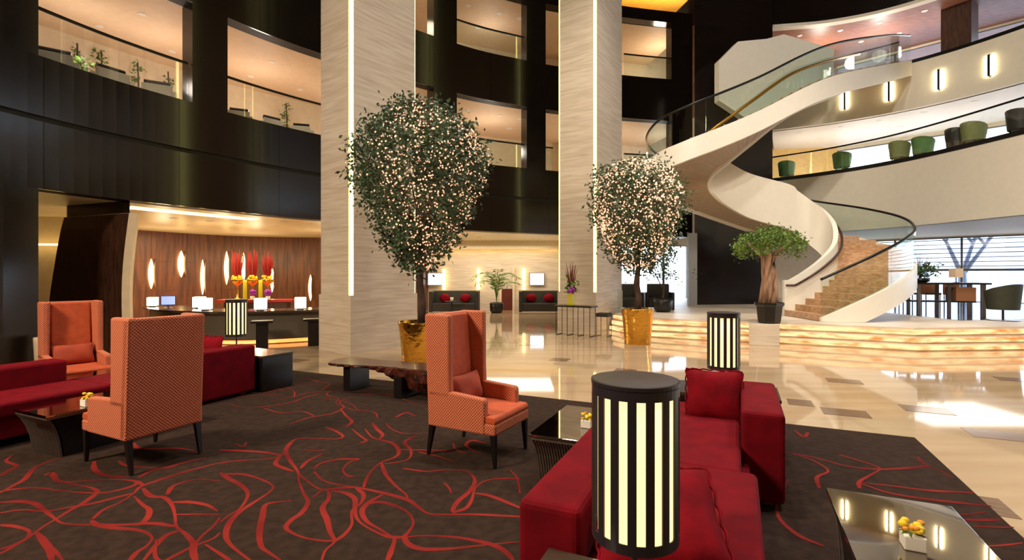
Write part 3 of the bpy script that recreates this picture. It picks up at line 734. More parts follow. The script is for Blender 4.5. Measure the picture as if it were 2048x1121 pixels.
def wing_chair(label, pos, ang):
    t = thing('wing_chair', label, 'chair', (pos[0], pos[1], CZ), ang)
    b = dict(bevel=.02, seg=2)
    hw = .315; z0, zt, za = .275, 1.275, .585
    MB().add([(0, -hw, z0), (.09, -hw, z0), (.09, hw, z0), (0, hw, z0), (-.045, -hw, zt), (.05, -hw, zt), (.05, hw, zt), (-.045, hw, zt)],
             [(0, 3, 2, 1), (4, 5, 6, 7), (0, 1, 5, 4), (1, 2, 6, 5), (2, 3, 7, 6), (3, 0, 4, 7)]).build('backrest', 'orange_weave', t, **b)
    for s in (-1, 1):
        y0, y1 = s * hw, s * (hw - .07)
        ya, yb = min(y0, y1), max(y0, y1)
        MB().extrude_y([(-.0, za - .05), (.245, za - .05), (.235, .75), (.235, 1.0), (.232, zt + .004), (-.043, zt + .004)], ya - .002, yb).build('wing', 'orange_weave', t, **b)
        MB().extrude_y([(.0, z0), (.60, z0), (.60, za - .035), (.585, za - .01), (.25, za + .012), (.0, za + .012)], ya - .002, yb).build('arm', 'orange_weave', t, **b)
        MB().add([(.085, s * (hw - .07), za), (.225, s * (hw - .07), za), (.215, s * (hw - .07), zt - .01), (.05, s * (hw - .07), zt - .01),
                  (.085, s * (hw - .16), za), (.10, s * (hw - .10), za), (.075, s * (hw - .10), zt - .01), (.05, s * (hw - .16), zt - .01)],
                 [(0, 1, 2, 3), (0, 4, 5, 1), (1, 5, 6, 2), (2, 6, 7, 3), (4, 7, 6, 5), (0, 3, 7, 4)]).build('wing_lining', 'orange_weave', t)
    MB().box(.02, .705, -hw + .005, hw - .005, z0 - .002, .375).build('seat_rail', 'orange_weave', t, **b)
    MB().extrude_y([(.08, .37), (.70, .37), (.71, .40), (.69, .432), (.40, .445), (.10, .44)], -hw + .075, hw - .075).build('seat_cushion', 'orange_plain', t, bevel=.015)
    MB().extrude_y([(.60, .37), (.70, .37), (.708, .40), (.69, .43), (.605, .432)], -hw + .01, hw - .01).build('seat_front', 'orange_plain', t, bevel=.012)
    MB().extrude_y([(.08, .44), (.135, .44), (.125, .8), (.085, zt - .012), (.045, zt - .012)], -hw + .11, hw - .11).build('back_cushion', 'orange_plain', t, bevel=.02, seg=3)
    for x, y, dx in ((.03, -.28, -.05), (.03, .28, -.05), (.67, -.28, .015), (.67, .28, .015)):
        rs = []
        for z, w_ in ((.285, .024), (0, .012)):
            cx = x + (dx if z == 0 else 0)
            rs.append([(cx - w_, y - w_, z), (cx + w_, y - w_, z), (cx + w_, y + w_, z), (cx - w_, y + w_, z)])
        MB().rings(rs).build('leg', 'black_wood', t)
    return t
def chair_pillow(label, pos, ang):
    c = Vector((math.cos(ang), math.sin(ang))); q = Vector(pos[:2]) + c * .215
    pillow('lumbar_pillow', label, 'rust_pillow', .44, .27, .14, (q.x, q.y, CZ + .575), ang - R(90) + R(180), R(-14), 'lumbar pillows', frill=False)
a1 = math.atan2(-.34, .614); c1 = Vector((-.777, 4.52)).lerp(Vector((-.49, 5.095)), .5) + Vector((math.cos(a1), math.sin(a1))) * .03
wing_chair('orange woven wing chair in the middle of the carpet, seen from its side', c1, a1); chair_pillow('rust lumbar pillow in the wing chair in the middle of the carpet', c1, a1)
a2 = math.atan2(.303, -.615); c2 = Vector((-3.11, 4.074)).lerp(Vector((-2.83, 4.57)), .5) + Vector((math.cos(a2), math.sin(a2))) * .03
wing_chair('orange woven wing chair at left turned away, its tall back facing us', c2, a2)
c3 = Vector((-6.02, 6.8)); a3 = ROT - R(13)
wing_chair('orange woven wing chair at far left facing us behind the red sofa', c3, a3); chair_pillow('rust lumbar pillow in the wing chair at far left', c3, a3)

def coffee_table(label, u0, u1, v0, v1):
    p = UV((u0 + u1) / 2, (v0 + v1) / 2); t = thing('coffee_table', label, 'table', (p.x, p.y, CZ), ROT)
    a, b = (u1 - u0) / 2, (v1 - v0) / 2
    MB().box(-a, a, -b, b, .388, .408).build('glass_top', 'table_glass', t, bevel=.003)
    MB().box(-a + .012, a - .012, -b + .012, b - .012, .365, .388).build('top_frame', 'ribbed_metal', t)
    prof = [(0, .366), (.035, .31), (.065, .24), (.09, .15), (.105, .06), (.115, 0)]
    for s in (-1, 1):
        m = MB(); m.rings([[(x0, s * (b - .012 - dv), z), (x1, s * (b - .012 - dv), z), (x1, s * (b - .037 - dv), z), (x0, s * (b - .037 - dv), z)] for dv, z in prof for x0, x1 in ((-a + .015 + dv * .5, a - .015 - dv * .5),)])
        m.build('end_panel', 'ribbed_metal', t)
        m = MB(); m.rings([[(s * (a - .015 - dv * .5), -b + .05 + dv, z), (s * (a - .015 - dv * .5), b - .05 - dv, z), (s * (a - .03 - dv * .5), b - .05 - dv, z), (s * (a - .03 - dv * .5), -b + .05 + dv, z)] for dv, z in prof])
        m.build('side_panel', 'black_wood', t)
        for i in range(22):
            x = (-a + .03) + (2 * a - .06) * i / 21
            MB().tube([(x * (1 - dv * .9), s * (b - .010 - dv), z) for dv, z in prof], .0045, 4).build('rib', 'ribbed_metal', t)
    return t
coffee_table('mirror topped coffee table with ribbed metal ends at the lower right corner', .46, 1.03, 2.24, 3.37)
coffee_table('mirror topped coffee table with ribbed metal ends beside the middle wing chair', -1.47, -.93, 3.56, 4.50)
coffee_table('dark coffee table with flared metal end beside the turned away wing chair', -6.03, -5.46, 2.28, 3.42)
coffee_table('glass topped coffee table before the far left wing chair', -7.46, -7.13, 3.15, 3.95)

def flower_cube(label, pos, s=.075):
    t = thing('flower_vase', label, 'vase', (pos[0], pos[1], CZ + .409), ROT)
    MB().box(-s, s, -s, s, 0, s * 1.5).build('glass_cube', 'white_ceramic', t, bevel=.006)
    m = MB(); m2 = MB(); rg = random.Random(int(abs(pos[0]) * 99))
    for k in range(16):
        c = (rg.uniform(-s, s), rg.uniform(-s, s), s * 1.5 + rg.uniform(.0, s * 1.0)); (m if k % 4 else m2).ball(c, rg.uniform(.3, .5) * s, 6, 4, (1, 1, .7))
    m.build('petals', 'yellow_flower', t, smooth=True); m2.build('petals', 'orange_flower', t, smooth=True)
    m = MB()
    for k in range(8):
        a = k * .8; m.add([(0, 0, s * 1.5), (math.cos(a) * s * .9, math.sin(a) * s * .9, s * 1.7), (math.cos(a + .4) * s * 1.3, math.sin(a + .4) * s * 1.3, s * 1.45)], [(0, 1, 2)])
    m.build('leaves', 'leaf_olive', t)
flower_cube('small cube vase of yellow flowers on the lower right coffee table', G(1826, 1098, .42).xy, .042)
flower_cube('small cube vase of yellow flowers beside the big striped lamp', G(1174, 856, .42).xy, .042)
flower_cube('small cube vase of yellow flowers on the left coffee table', G(176, 813, .42).xy, .045)

# live-edge bench
bn = thing('wooden_bench', 'low live-edge wooden bench with gnarled burl edge in front of the left column', 'bench', (-2.69, 7.2, CZ), ROT)
tp = MB(); bu = MB(); rg = random.Random(5); n = 36; LB = 2.15
topr, burl = [], []
for i in range(n + 1):
    x = LB * i / n; f = i / n
    fr = -.03 * math.sin(x * 5) - .05 * math.sin(x * 2.1 + 1) + (.20 if i == 0 else (.08 if i == 1 else 0)) + rg.uniform(-.012, .012)
    bk = .47 + .03 * math.sin(x * 4 + 2) - (.14 if i == 0 else 0)
    if i >= n - 1: fr += .1 * (i - n + 2); bk -= .08 * (i - n + 2)
    topr.append([(x, fr, .385), (x, bk, .385), (x, bk, .345), (x, fr + .01, .345)])
    dp = .055 + .33 * max(0, min(1, (f - .30) / .42)) ** 1.4 * (1 if f < .86 else max(.2, 1 - (f - .86) * 6))
    dp = min(dp, .345)
    burl.append([(x, fr - .012 - rg.uniform(0, .02), .375), (x, bk + .01, .375), (x, bk - .05, .385 - dp * .8 - .02), (x, (fr + bk) / 2, .385 - dp + rg.uniform(-.02, .02)), (x, fr + .06 + rg.uniform(-.03, .03), .385 - dp * .85), (x, fr - .015 + rg.uniform(-.03, .03), .385 - dp * .5)])
bu.rings(burl).build('burl_edge', 'live_edge', bn, smooth=False)
tp.rings(topr).build('bench_top', 'walnut_top', bn)
MB().box(.34, .46, .0, .40, 0, .33).build('leg', 'black_wood', bn); MB().box(1.26, 1.38, -.06, .36, 0, .28).build('leg', 'black_wood', bn)

# ================================================================== TREES
def leaf_cloud(m, pts, size, rg, n_each, spread):
    for c in pts:
        for k in range(n_each):
            p = Vector(c) + Vector((rg.gauss(0, spread), rg.gauss(0, spread), rg.gauss(0, spread * .9)))
            d = Vector((rg.gauss(0, 1), rg.gauss(0, 1), rg.gauss(0, .8) - .3)).normalized(); s = size * rg.uniform(.7, 1.3)
            x = d.cross(Vector((rg.gauss(0, 1), rg.gauss(0, 1), rg.gauss(0, 1)))).normalized()
            m.add([p, p + d * s * .5 + x * s * .24, p + d * s, p + d * s * .5 - x * s * .24], [(0, 1, 2, 3)])
def lit_tree(name, label, X, Y, prof, zc0, zc1, seed, n_cl, n_light, trunk_pts, bias=-9, lsz=(.013, .021)):
    rg = random.Random(seed); t = thing(name, label, 'tree', (X, Y, .70), 0); Z0 = .70
    tr = MB().tube([(a, b, c - Z0) for a, b, c in trunk_pts], [.085 - .008 * i for i in range(len(trunk_pts))], 9)
    tb = trunk_pts[-1]
    def rad(f):
        f = max(0, min(.999, f)) * (len(prof) - 1); i = int(f); return prof[i] + (prof[i + 1] - prof[i]) * (f - i)
    for k in range(9):
        a = 2 * math.pi * k / 9 + rg.uniform(-.3, .3); f = rg.uniform(.3, .8); z = zc0 + (zc1 - zc0) * f; r_ = rad(f) * .75
        e = (r_ * math.cos(a), r_ * math.sin(a), z - Z0)
        tr.tube([(tb[0], tb[1], tb[2] - Z0 - .15), (e[0] * .4, e[1] * .4, tb[2] - Z0 + (z - tb[2]) * .6), e], [.045, .03, .012], 6)
    tr.build('trunk', 'bark', t, smooth=True)
    cl = []
    while len(cl) < n_cl:
        f = rg.random(); r_ = rad(f)
        if rg.random() > r_ / max(prof): continue
        a = rg.uniform(0, 6.2832); q = rg.uniform(.25, 1) ** .45 * r_ * rg.uniform(.86, 1.04)
        cl.append((q * math.cos(a), q * math.sin(a), zc0 + (zc1 - zc0) * f - Z0))
    m = MB(); leaf_cloud(m, cl, .095, rg, 26, .11); stuff(m.build('foliage', 'leaf_dark', t, fix=False))
    m = MB(); k = 0
    while k < n_light:
        f = rg.random(); r_ = rad(f)
        if rg.random() > r_ / max(prof): continue
        a = rg.uniform(0, 6.2832); q = (rg.uniform(.45, 1.0)) ** .5 * r_ * .98
        x, y = q * math.cos(a), q * math.sin(a)
        if x < bias * r_ and rg.random() < .9: continue
        c = (x, y, zc0 + (zc1 - zc0) * f - Z0); s = rg.uniform(*lsz)
        m.add([(c[0] + s, c[1], c[2]), (c[0], c[1] + s, c[2]), (c[0] - s, c[1], c[2]), (c[0], c[1] - s, c[2]), (c[0], c[1], c[2] + s), (c[0], c[1], c[2] - s)],
              [(0, 1, 4), (1, 2, 4), (2, 3, 4), (3, 0, 4), (1, 0, 5), (2, 1, 5), (3, 2, 5), (0, 3, 5)]); k += 1
    stuff(m.build('fairy_lights', 'fairy', t, fix=False))
    for dz_, sx_ in ((.35, .5), (.6, -.4), (.75, .3)): light('fairy_glow', 'POINT', (X + sx_, Y - .35, zc0 + (zc1 - zc0) * dz_), 9, (1, .58, .36), .35)
    return t
def gold_pot(label, X, Y, rt, h, z=0):
    t = thing('gold_planter', label, 'planter', (X, Y, z), 0)
    MB().lathe([(rt * .80, 0), (rt * .80, .02), (rt * .84, h * .3), (rt * .92, h * .75), (rt, h - .02), (rt, h), (rt * .93, h), (rt * .90, h - .10)], 32).build('pot', 'gold_pot', t, smooth=True)
    MB().lathe([(.01, h - .085), (rt * .89, h - .085), (rt * .89, h - .11), (.01, h - .11)], 32).build('soil', 'soil', t)
X1, Y1 = -1.74, 9.4
gold_pot('hammered gold planter holding the larger lit tree', X1, Y1, .40, .775)
lit_tree('fairy_light_tree', 'larger round tree wrapped in fairy lights before the left column', X1, Y1, [.18, .42, .72, .92, 1.06, 1.16, 1.30, 1.38, 1.34, 1.14, .80, .34], 1.72, 4.84, 11, 560, 1900,
         [(.04, 0, .66), (.05, 0, 1.1), (.0, .02, 1.5), (.02, 0, 1.9), (.05, 0, 2.3)], bias=-.42)
X2, Y2 = 3.01, 12.0
gold_pot('hammered gold planter holding the smaller lit tree', X2, Y2, .385, .84)
lit_tree('fairy_light_tree', 'smaller tree densely wrapped in fairy lights beside the right column', X2, Y2, [.22, .5, .72, .84, .94, 1.02, 1.08, 1.10, 1.10, 1.02, .86, .5], 1.78, 4.38, 12, 400, 2400,
         [(.0, 0, .72), (.03, 0, 1.1), (-.02, .02, 1.45), (.02, 0, 1.8), (.0, 0, 2.2)], lsz=(.016, .026))

# ficus on plinth
fx = W(1538, 0, 11.95); t = thing('potted_ficus', 'ficus with thick pale twisted trunk and flat leafy crown in black pot', 'plant', (fx.x, fx.y, .497), 0)
MB().lathe([(.24, 0), (.26, .05), (.30, .4), (.34, .44), (.34, .49), (.30, .49), (.28, .42)], 8).build('pot', 'black_wood', t)
MB().lathe([(.01, .43), (.28, .43), (.28, .40), (.01, .40)], 12).build('soil', 'soil', t)
tr = MB()
for k in range(5):
    a = k * 1.26; tr.tube([(.15 * math.cos(a), .15 * math.sin(a), .42), (.10 * math.cos(a + .5), .10 * math.sin(a + .5), .85), (.09 * math.cos(a + 1.2), .09 * math.sin(a + 1.2), 1.25), (.12 * math.cos(a + 1.6), .12 * math.sin(a + 1.6), 1.6), (.5 * math.cos(a + 1.6), .5 * math.sin(a + 1.6), 1.95)], [.10, .095, .085, .07, .02], 8)
tr.build('trunk', 'ficus_bark', t, smooth=True)
rg = random.Random(4); cl = []
for k in range(260):
    a = rg.uniform(0, 6.28); q = rg.random() ** .5 * .74; zz = 1.78 + .50 * math.sqrt(max(0, 1 - (q / .78) ** 2)) * rg.uniform(.1, 1) - .18 * (rg.random() < .25)
    cl.append((q * math.cos(a), q * math.sin(a), zz))
m = MB(); leaf_cloud(m, cl, .07, rg, 16, .06); stuff(m.build('foliage', 'leaf_olive', t, fix=False))

# dark shrub against the bright passage
sx = W(1326, 0, 15.5); t = thing('potted_shrub', 'slim dark shrub in black pot against the bright passage window', 'plant', (sx.x, sx.y, .497), 0)
MB().lathe([(.20, 0), (.28, .1), (.30, .35), (.24, .44), (.20, .40)], 16).build('pot', 'black_wood', t, smooth=True)
m = MB().tube([(0, 0, .4), (.02, 0, .8), (.0, 0, 1.3)], [.035, .03, .02], 6).tube([(0, 0, .7), (-.25, 0, 1.2), (-.4, 0, 1.4)], [.02, .015, .01], 5); m.build('stem', 'bark', t)
rg = random.Random(9); cl = [(rg.gauss(.12, .24), rg.gauss(0, .25), rg.uniform(1.05, 2.25)) for k in range(70)]
m = MB(); leaf_cloud(m, cl, .09, rg, 12, .08); stuff(m.build('foliage', 'leaf_dark', t, fix=False))

# ================================================================== RECEPTION
# sail-shaped dark screen wall
scr = thing('curved_screen', 'tall dark wooden screen wall with bowed sail-like edges left of reception', 'screen', (-8.9, 10.6, 0))
rows = []
rowsF, rowsB, rowsE = [], [], []
for k in range(13):
    py = 430 + (740 - 430) * k / 12
    s = (py - 430) / 200.0
    pl = 128 - 30 * min(1, s * 1.15) ** .8; prr = 258 - 15 * math.sin(min(1.0, s) * 1.9)
    zz = max(0, EYE + (HY - py) / F * 10.7)
    a = W(pl, py, 11.2); b = W(prr, py, 10.4); a.z = b.z = zz
    rowsF.append((a, b))
o_ = Vector((-8.9, 10.6, 0)); dn = Vector((-.15, .28, 0))
MB().rings([[a - o_, b - o_, b - o_ + dn, a - o_ + dn] for a, b in rowsF]).build('panel', 'dark_brown_wood', scr)
MB().rings([[b - o_ + Vector((.004, -.004, 0)), b - o_ + Vector((.17, .0, 0)), b - o_ + Vector((.17, .0, 0)) + dn, b - o_ + dn + Vector((.004, 0, 0))] for a, b in rowsF]).build('edge_trim', 'cream_wall', scr)
a, b = rowsF[0]
MB().rings([[a - o_ + Vector((.05, .02, .01)), b - o_ + Vector((0, .02, .01)), b - o_ + dn * .5 + Vector((0, 0, .01)), a - o_ + dn * .5 + Vector((0, 0, .01))],
            [a - o_ + Vector((.05, .02, .27)), b - o_ + Vector((0, .02, .27)), b - o_ + dn * .5 + Vector((0, 0, .27)), a - o_ + dn * .5 + Vector((0, 0, .27))]]).build('mirror_band', 'smoked_mirror', scr)
# pale tub left of it
tag(place(MB().lathe([(.10, 0), (.15, .02), (.17, .5), (.17, .56), (.10, .56)], 20).build('floor_urn', 'cream_wall', smooth=True), (-8.15, 8.75, 0)), 'pale round urn beside the dark pier at far left', 'urn')

# desk
DK = plan([(-9.75, 13.2), (-9.0, 12.45), (-8.2, 11.95), (-6.9, 11.55), (-6.0, 11.6), (-4.8, 12.2), (-3.6, 13.2), (-2.8, 14.4)])
desk = thing('reception_desk', 'long curved dark reception desk with amber glow along its foot', 'desk', (-6, 12, 0)); do = Vector((6, -12, 0))
def db(m, n_, mat, par=None): m.v = [tuple(Vector(v) + do) for v in m.v]; return m.build(n_, mat, par or desk)
db(MB().band(DK, offset(DK, .95), .75, .80), 'counter_top', 'counter_top')
db(MB().band(offset(DK, .14), offset(DK, .2), .12, .75), 'front_panel', 'counter_grey')
db(MB().band(offset(DK, .78), offset(DK, .84), 0, .75), 'rear_panel', 'counter_grey')
db(MB().band(offset(DK, .22), offset(DK, .25), .02, .10), 'foot_glow', 'under_glow')
def on_desk(px, d=.4):
    c = offset(DK, d); return min(c, key=lambda p: abs(pxof(p) - px))
def cube_lamp(label, p, z, s=.13):
    t = thing('cube_lamp', label, 'lamp', (p.x, p.y, z), .4)
    MB().box(-s * .6, s * .6, -s * .6, s * .6, 0, .03).build('foot', 'black_metal', t)
    MB().box(-s, s, -s, s, .03, .03 + s * 2).build('shade', 'cube_lamp', t, bevel=.01)
cube_lamp('glowing cube lamp beside the computer on the reception desk', on_desk(306, .2), .8, .11)
cube_lamp('glowing cube lamp on the reception desk, rear one of the close pair', on_desk(399, .75), .8)
cube_lamp('glowing cube lamp on the reception desk, front one of the close pair', on_desk(413, .3), .8)
cube_lamp('glowing cube lamp on the reception desk in front of the tall vases', on_desk(519, .3), .8)
cube_lamp('glowing cube lamp on the reception desk next to the left column', on_desk(606, .35), .8)
p = on_desk(337, .35)
t = thing('computer_monitor', 'blue computer screen on the left end of the reception desk', 'monitor', (p.x, p.y, .8), .55)
MB().box(-.16, .16, -.015, .02, .08, .32).build('housing', 'screen_black', t); MB().box(-.145, .145, -.02, -.0155, .095, .305).build('screen', 'screen_blue', t)
MB().box(-.02, .02, 0, .02, .01, .1).build('neck', 'steel', t); MB().box(-.09, .09, -.06, .08, 0, .012).build('stand', 'steel', t)
for px, lab in ((522, 'dark pedestal table standing before the reception desk, left one'), (624, 'dark pedestal table standing before the reception desk beside the column')):
    p = on_desk(px, -.55); t = thing('pedestal_table', lab, 'table', (p.x, p.y, 0), .4)
    MB().box(-.12, .12, -.12, .12, 0, .58).build('post', 'black_wood', t); MB().box(-.22, .22, -.2, .2, .58, .63).build('table_top', 'black_wood', t, bevel=.005)
# rear console with vases
rc0, rc1 = W(432, 0, 15.6), W(585, 0, 15.9); dd = rc1.xy - rc0.xy
t = thing('rear_console', 'low red topped console behind the reception desk', 'console', (rc0.x, rc0.y, 0), math.atan2(dd.y, dd.x)); L = dd.length
MB().box(0, L, 0, .6, .78, .86).build('table_top', 'red_lacquer', t, bevel=.01); MB().box(.2, L - .2, .06, .5, 0, .78).build('body', 'dark_brown_wood', t)
def plume_vase(label, px, Yd):
    p = W(px, 0, Yd); t = thing('flower_vase', label, 'vase', (p.x, p.y, .86), 0)
    MB().lathe([(.09, 0), (.09, .02), (.03, .06), (.03, .42), (.05, .46), (.17, .56), (.19, .64), (.17, .66), (.12, .6)], 16).build('goblet', 'gold_pot', t, smooth=True)
    m = MB(); rg = random.Random(px)
    for k in range(26):
        a, q = rg.uniform(0, 6.28), rg.uniform(.0, .15); m.ball((q * math.cos(a), q * math.sin(a), .66 + rg.uniform(0, .08)), .045, 6, 4)
    m.build('blossoms', 'yellow_flower', t, smooth=True)
    m = MB()
    for k in range(34):
        a, q = rg.uniform(0, 6.28), rg.uniform(.05, .17); h = rg.uniform(1.2, 1.62)
        m.tube([(q * .4 * math.cos(a), q * .4 * math.sin(a), .62), (q * math.cos(a), q * math.sin(a), h * .8), (q * 1.1 * math.cos(a), q * 1.1 * math.sin(a), h)], [.008, .014, .004], 4)
    stuff(m.build('red_stems', 'red_stem', t))
plume_vase('gold goblet of yellow blossoms with tall red stems, leftmost on the console', 475, 16.0)
plume_vase('gold goblet of yellow blossoms with tall red stems, middle one on the console', 505, 16.05)
plume_vase('gold goblet of yellow blossoms with tall red stems, rightmost on the console', 535, 16.1)
for px, lab in ((490, 'tall yellow-green vase on the reception console, left one'), (521, 'tall yellow-green vase on the reception console, right one')):
    p = W(px, 0, 15.70); tag(place(MB().lathe([(.05, 0), (.06, .01), (.055, .55), (.06, .62), (.05, .62), (.045, .5)], 14).build('tall_vase', 'yellow_vase', smooth=True), (p.x, p.y, .86)), lab, 'vase')
for px, lab in ((505, 'purple flower ball on the reception console, left one'), (536, 'purple flower ball on the reception console, right one')):
    p = W(px, 0, 15.7); t = thing('purple_posy', lab, 'flowers', (p.x, p.y, .86), 0)
    MB().lathe([(.05, 0), (.06, .02), (.07, .12), (.05, .12)], 12).build('bowl', 'white_ceramic', t, smooth=True)
    m = MB(); rg = random.Random(px)
    for k in range(18):
        a, b = rg.uniform(0, 6.28), rg.uniform(-1, 1); q = math.sqrt(1 - b * b) * .08; m.ball((q * math.cos(a), q * math.sin(a), .22 + b * .08), .045, 6, 4)
    m.build('petals', 'purple_flower', t, smooth=True)
# leaf-shaped wall sconces
def wall_point(cur, px):
    f = resample(cur, .05); i = min(range(len(f)), key=lambda k: abs(pxof(f[k]) - px)); t_ = (f[min(i + 1, len(f) - 1)] - f[max(i - 1, 0)]).normalized(); return f[i], t_
def leaf_sconce(label, px, py0, py1, wd):
    p, tn = wall_point(WW, px); z0 = EYE + (HY - py1) / F * p.y; z1 = EYE + (HY - py0) / F * p.y
    t = thing('leaf_sconce', label, 'wall lamp', (p.x, p.y, (z0 + z1) / 2), math.atan2(tn.y, tn.x)); h = (z1 - z0) / 2; hw = wd / F * p.y / 2
    hw *= .72
    def ves(s, y):
        q = [(1 - k / 6, ) for k in range(13)]
        return [(s * hw * (1 - z * z), y, h * s * z) for (z,) in q] + [(-s * hw * (1 - z * z), y, h * s * z) for (z,) in q[-2:0:-1]]
    MB().rings([ves(1.0, -.03), ves(1.0, -.05)]).build('diffuser', 'sconce_warm', t)
    MB().rings([[(x * .3 + hw * 1.02, y, z * .94) for x, y, z in ves(1.06, -.03)], [(x * .3 + hw * 1.05, y - .10, z * .94) for x, y, z in ves(1.06, -.03)]]).build('leaf_shield', 'wood_wall', t)
for px, y0, y1, wd, lab in ((301, 518, 578, 15, 'leftmost leaf-shaped wall lamp on the reception wood wall'), (362, 502, 555, 18, 'second leaf-shaped wall lamp on the wood wall, hung highest'), (404, 520, 590, 11, 'third leaf-shaped wall lamp on the wood wall above the cube lamp pair'),
                            (453, 503, 570, 12, 'leaf-shaped wall lamp left of the red stems'), (486, 505, 566, 10, 'leaf-shaped wall lamp between the red stems'), (544, 535, 585, 10, 'leaf-shaped wall lamp right of the red stems'), (621, 550, 602, 11, 'leaf-shaped wall lamp beside the left stone column')):
    leaf_sconce(lab, px, y0, y1, wd)

# ================================================================== LIFT LOBBY
def booth(label, x0, x1, y):
    t = thing('booth_seat', label, 'seat', ((x0 + x1) / 2, y, 0), 0); a = (x1 - x0) / 2
    MB().box(-a, a, .7, .86, .05, .95).build('backrest', 'booth_fabric', t, bevel=.02)
    for s in (-1, 1): MB().box(min(s * a, s * (a - .14)), max(s * a, s * (a - .14)), 0, .7, .05, .93).build('side_panel', 'dark_seat', t, bevel=.02)
    MB().box(-a + .14, a - .14, .02, .7, .08, .42).build('seat', 'dark_seat', t, bevel=.02)
    for s, w_ in ((-1, 'left'), (1, 'right')):
        MBp = MB().ball((0, 0, 0), .24, 12, 8, (1, .45, .8)).build('round_pillow', 'red_pillow', smooth=True)
        tag(place(MBp, ((x0 + x1) / 2 + s * a * .42, y + .52, .63)), 'red pillow at the %s of the %s' % (w_, label), 'pillow', 'red booth pillows')
    return t
booth('dark booth seat behind the middle wing chair', -3.55, -1.42, 21.3)
booth('dark booth seat left of the right stone column', .30, 2.15, 21.3)
tt = thing('cafe_table', 'small round table with white cup before the left dark booth', 'table', (-2.5, 20.75, 0)); MB().lathe([(.2, 0), (.2, .02), (.03, .03), (.03, .5), (.3, .52), (.3, .55)], 18).build('pedestal', 'black_wood', tt)
tag(place(MB().lathe([(.04, 0), (.06, .02), (.07, .16), (.05, .16)], 12).build('cup', 'white_ceramic', smooth=True), (-2.5, 20.75, .551)), 'white cup on the small round booth table', 'cup')
for x, lab in ((-3.55, 'bright wall screen behind the larger lit tree trunk'), (1.15, 'bright wall screen above the booth near the right column')):
    t = thing('wall_screen', lab, 'screen', (x, 23.1, 1.45)); MB().box(-.36, .36, 0, .06, -.30, .30).build('frame', 'grey_fascia', t); MB().box(-.31, .31, -.012, 0, -.26, .26).build('display', 'screen_white', t)
for k, x in enumerate((-3.15, -1.55, -1.35 + .0, .55)):
    if k == 2: continue
    t = tag(MB().box(x - .07, x + .07, 23.1, 23.2, .95, 1.92).build('wall_light', 'cove_yellow'), ['tall slot light left of the palm, nearer the tree', 'tall slot light directly left of the palm', '', 'tall slot light left of the right wall screen'][k], 'wall lamp')
dr = struct(MB().box(-.48, .02, 23.12, 23.2, 0, 1.0).build('door_1', 'maroon_door'))
struct(MB().box(-.60, -.48, 23.08, 23.2, 0, 2.0).build('trim_11', 'cream_wall')); struct(MB().box(.02, .12, 23.08, 23.2, 0, 2.0).build('trim_12', 'cream_wall'))
# palm
px_ = W(993, 0, 21.6); t = thing('potted_palm', 'potted palm with arching fronds between the two dark booths', 'plant', (px_.x, px_.y, 0), 0)
MB().lathe([(.22, 0), (.28, .1), (.30, .42), (.26, .45), (.22, .40)], 16).build('pot', 'black_wood', t, smooth=True)
rg = random.Random(2)
for k in range(16):
    a = k * .8 + rg.uniform(-.2, .2); L = rg.uniform(.75, 1.15); h = rg.uniform(.9, 1.5); m = MB()
    pts = [Vector((0, 0, .4)) + Vector((math.cos(a) * L * f * f, math.sin(a) * L * f * f, h * math.sin(f * 2.1))) for f in [j / 9 for j in range(10)]]
    m.tube(pts, .012, 4)
    for j in range(3, 10):
        d = (pts[j] - pts[j - 1]).normalized(); s_ = d.cross(Vector((0, 0, 1))).normalized()
        for sg in (-1, 1):
            e = pts[j] + (s_ * sg * .9 + d * .7 + Vector((0, 0, -.35))) * .30; m.add([pts[j] - d * .02, pts[j] + (e - pts[j]) * .5 + d * .035, e, pts[j] + (e - pts[j]) * .5 - d * .02], [(0, 1, 2, 3)])
    m.build('frond', 'palm_leaf', t, fix=False)

# console with vase by the right column
cx = W(1151, 0, 13.6)
t = thing('wire_console', 'slim console table with thin black wire legs by the right column', 'console', (cx.x, cx.y, 0), R(-33))
MB().box(-.56, .56, -.22, .22, .775, .815).build('table_top', 'black_wood', t, bevel=.004)
for x in (-.5, -.16, .16, .5):
    m = MB()
    for y in (-.18, .18): m.tube([(x, y, 0), (x, y, .78)], .009, 5)
    m.tube([(x, -.18, .01), (x, .18, .01)], .009, 5); m.build('leg_frame', 'black_metal', t)
t = thing('flower_vase', 'yellow vase with tall brown stems and purple bloom beside the right column', 'vase', (cx.x - .12, cx.y - .02, .815), 0)
MB().lathe([(.09, 0), (.10, .02), (.10, .36), (.09, .36), (.085, .3)], 4).build('vase', 'yellow_vase', t)
m = MB(); rg = random.Random(8)
for k in range(22): a, q = rg.uniform(0, 6.28), rg.uniform(.02, .20); m.tube([(0, 0, .3), (q * .5 * math.cos(a), q * .5 * math.sin(a), .7), (q * math.cos(a), q * math.sin(a), rg.uniform(.85, 1.2))], [.006, .012, .004], 4)
stuff(m.build('stems', 'brown_stem', t))
m = MB(); leaf_cloud(m, [(rg.gauss(.05, .06), rg.gauss(0, .06), rg.uniform(.4, .7)) for k in range(14)], .16, rg, 5, .04); m.build('leaves', 'leaf_olive', t, fix=False)
m = MB()
for k in range(16): a, b = rg.uniform(0, 6.28), rg.uniform(-1, 1); q = math.sqrt(1 - b * b) * .08; m.ball((-.02 + q * math.cos(a), -.08 + q * math.sin(a), .42 + b * .08), .045, 6, 4)
m.build('bloom', 'purple_flower', t, smooth=True)
cx = W(1208, 0, 13.5); t = thing('wire_stool', 'small dark cushioned stool on wire legs right of the console', 'stool', (cx.x, cx.y, 0), R(-33))
MB().box(-.17, .17, -.17, .17, .52, .62).build('seat', 'dark_seat', t, bevel=.015)
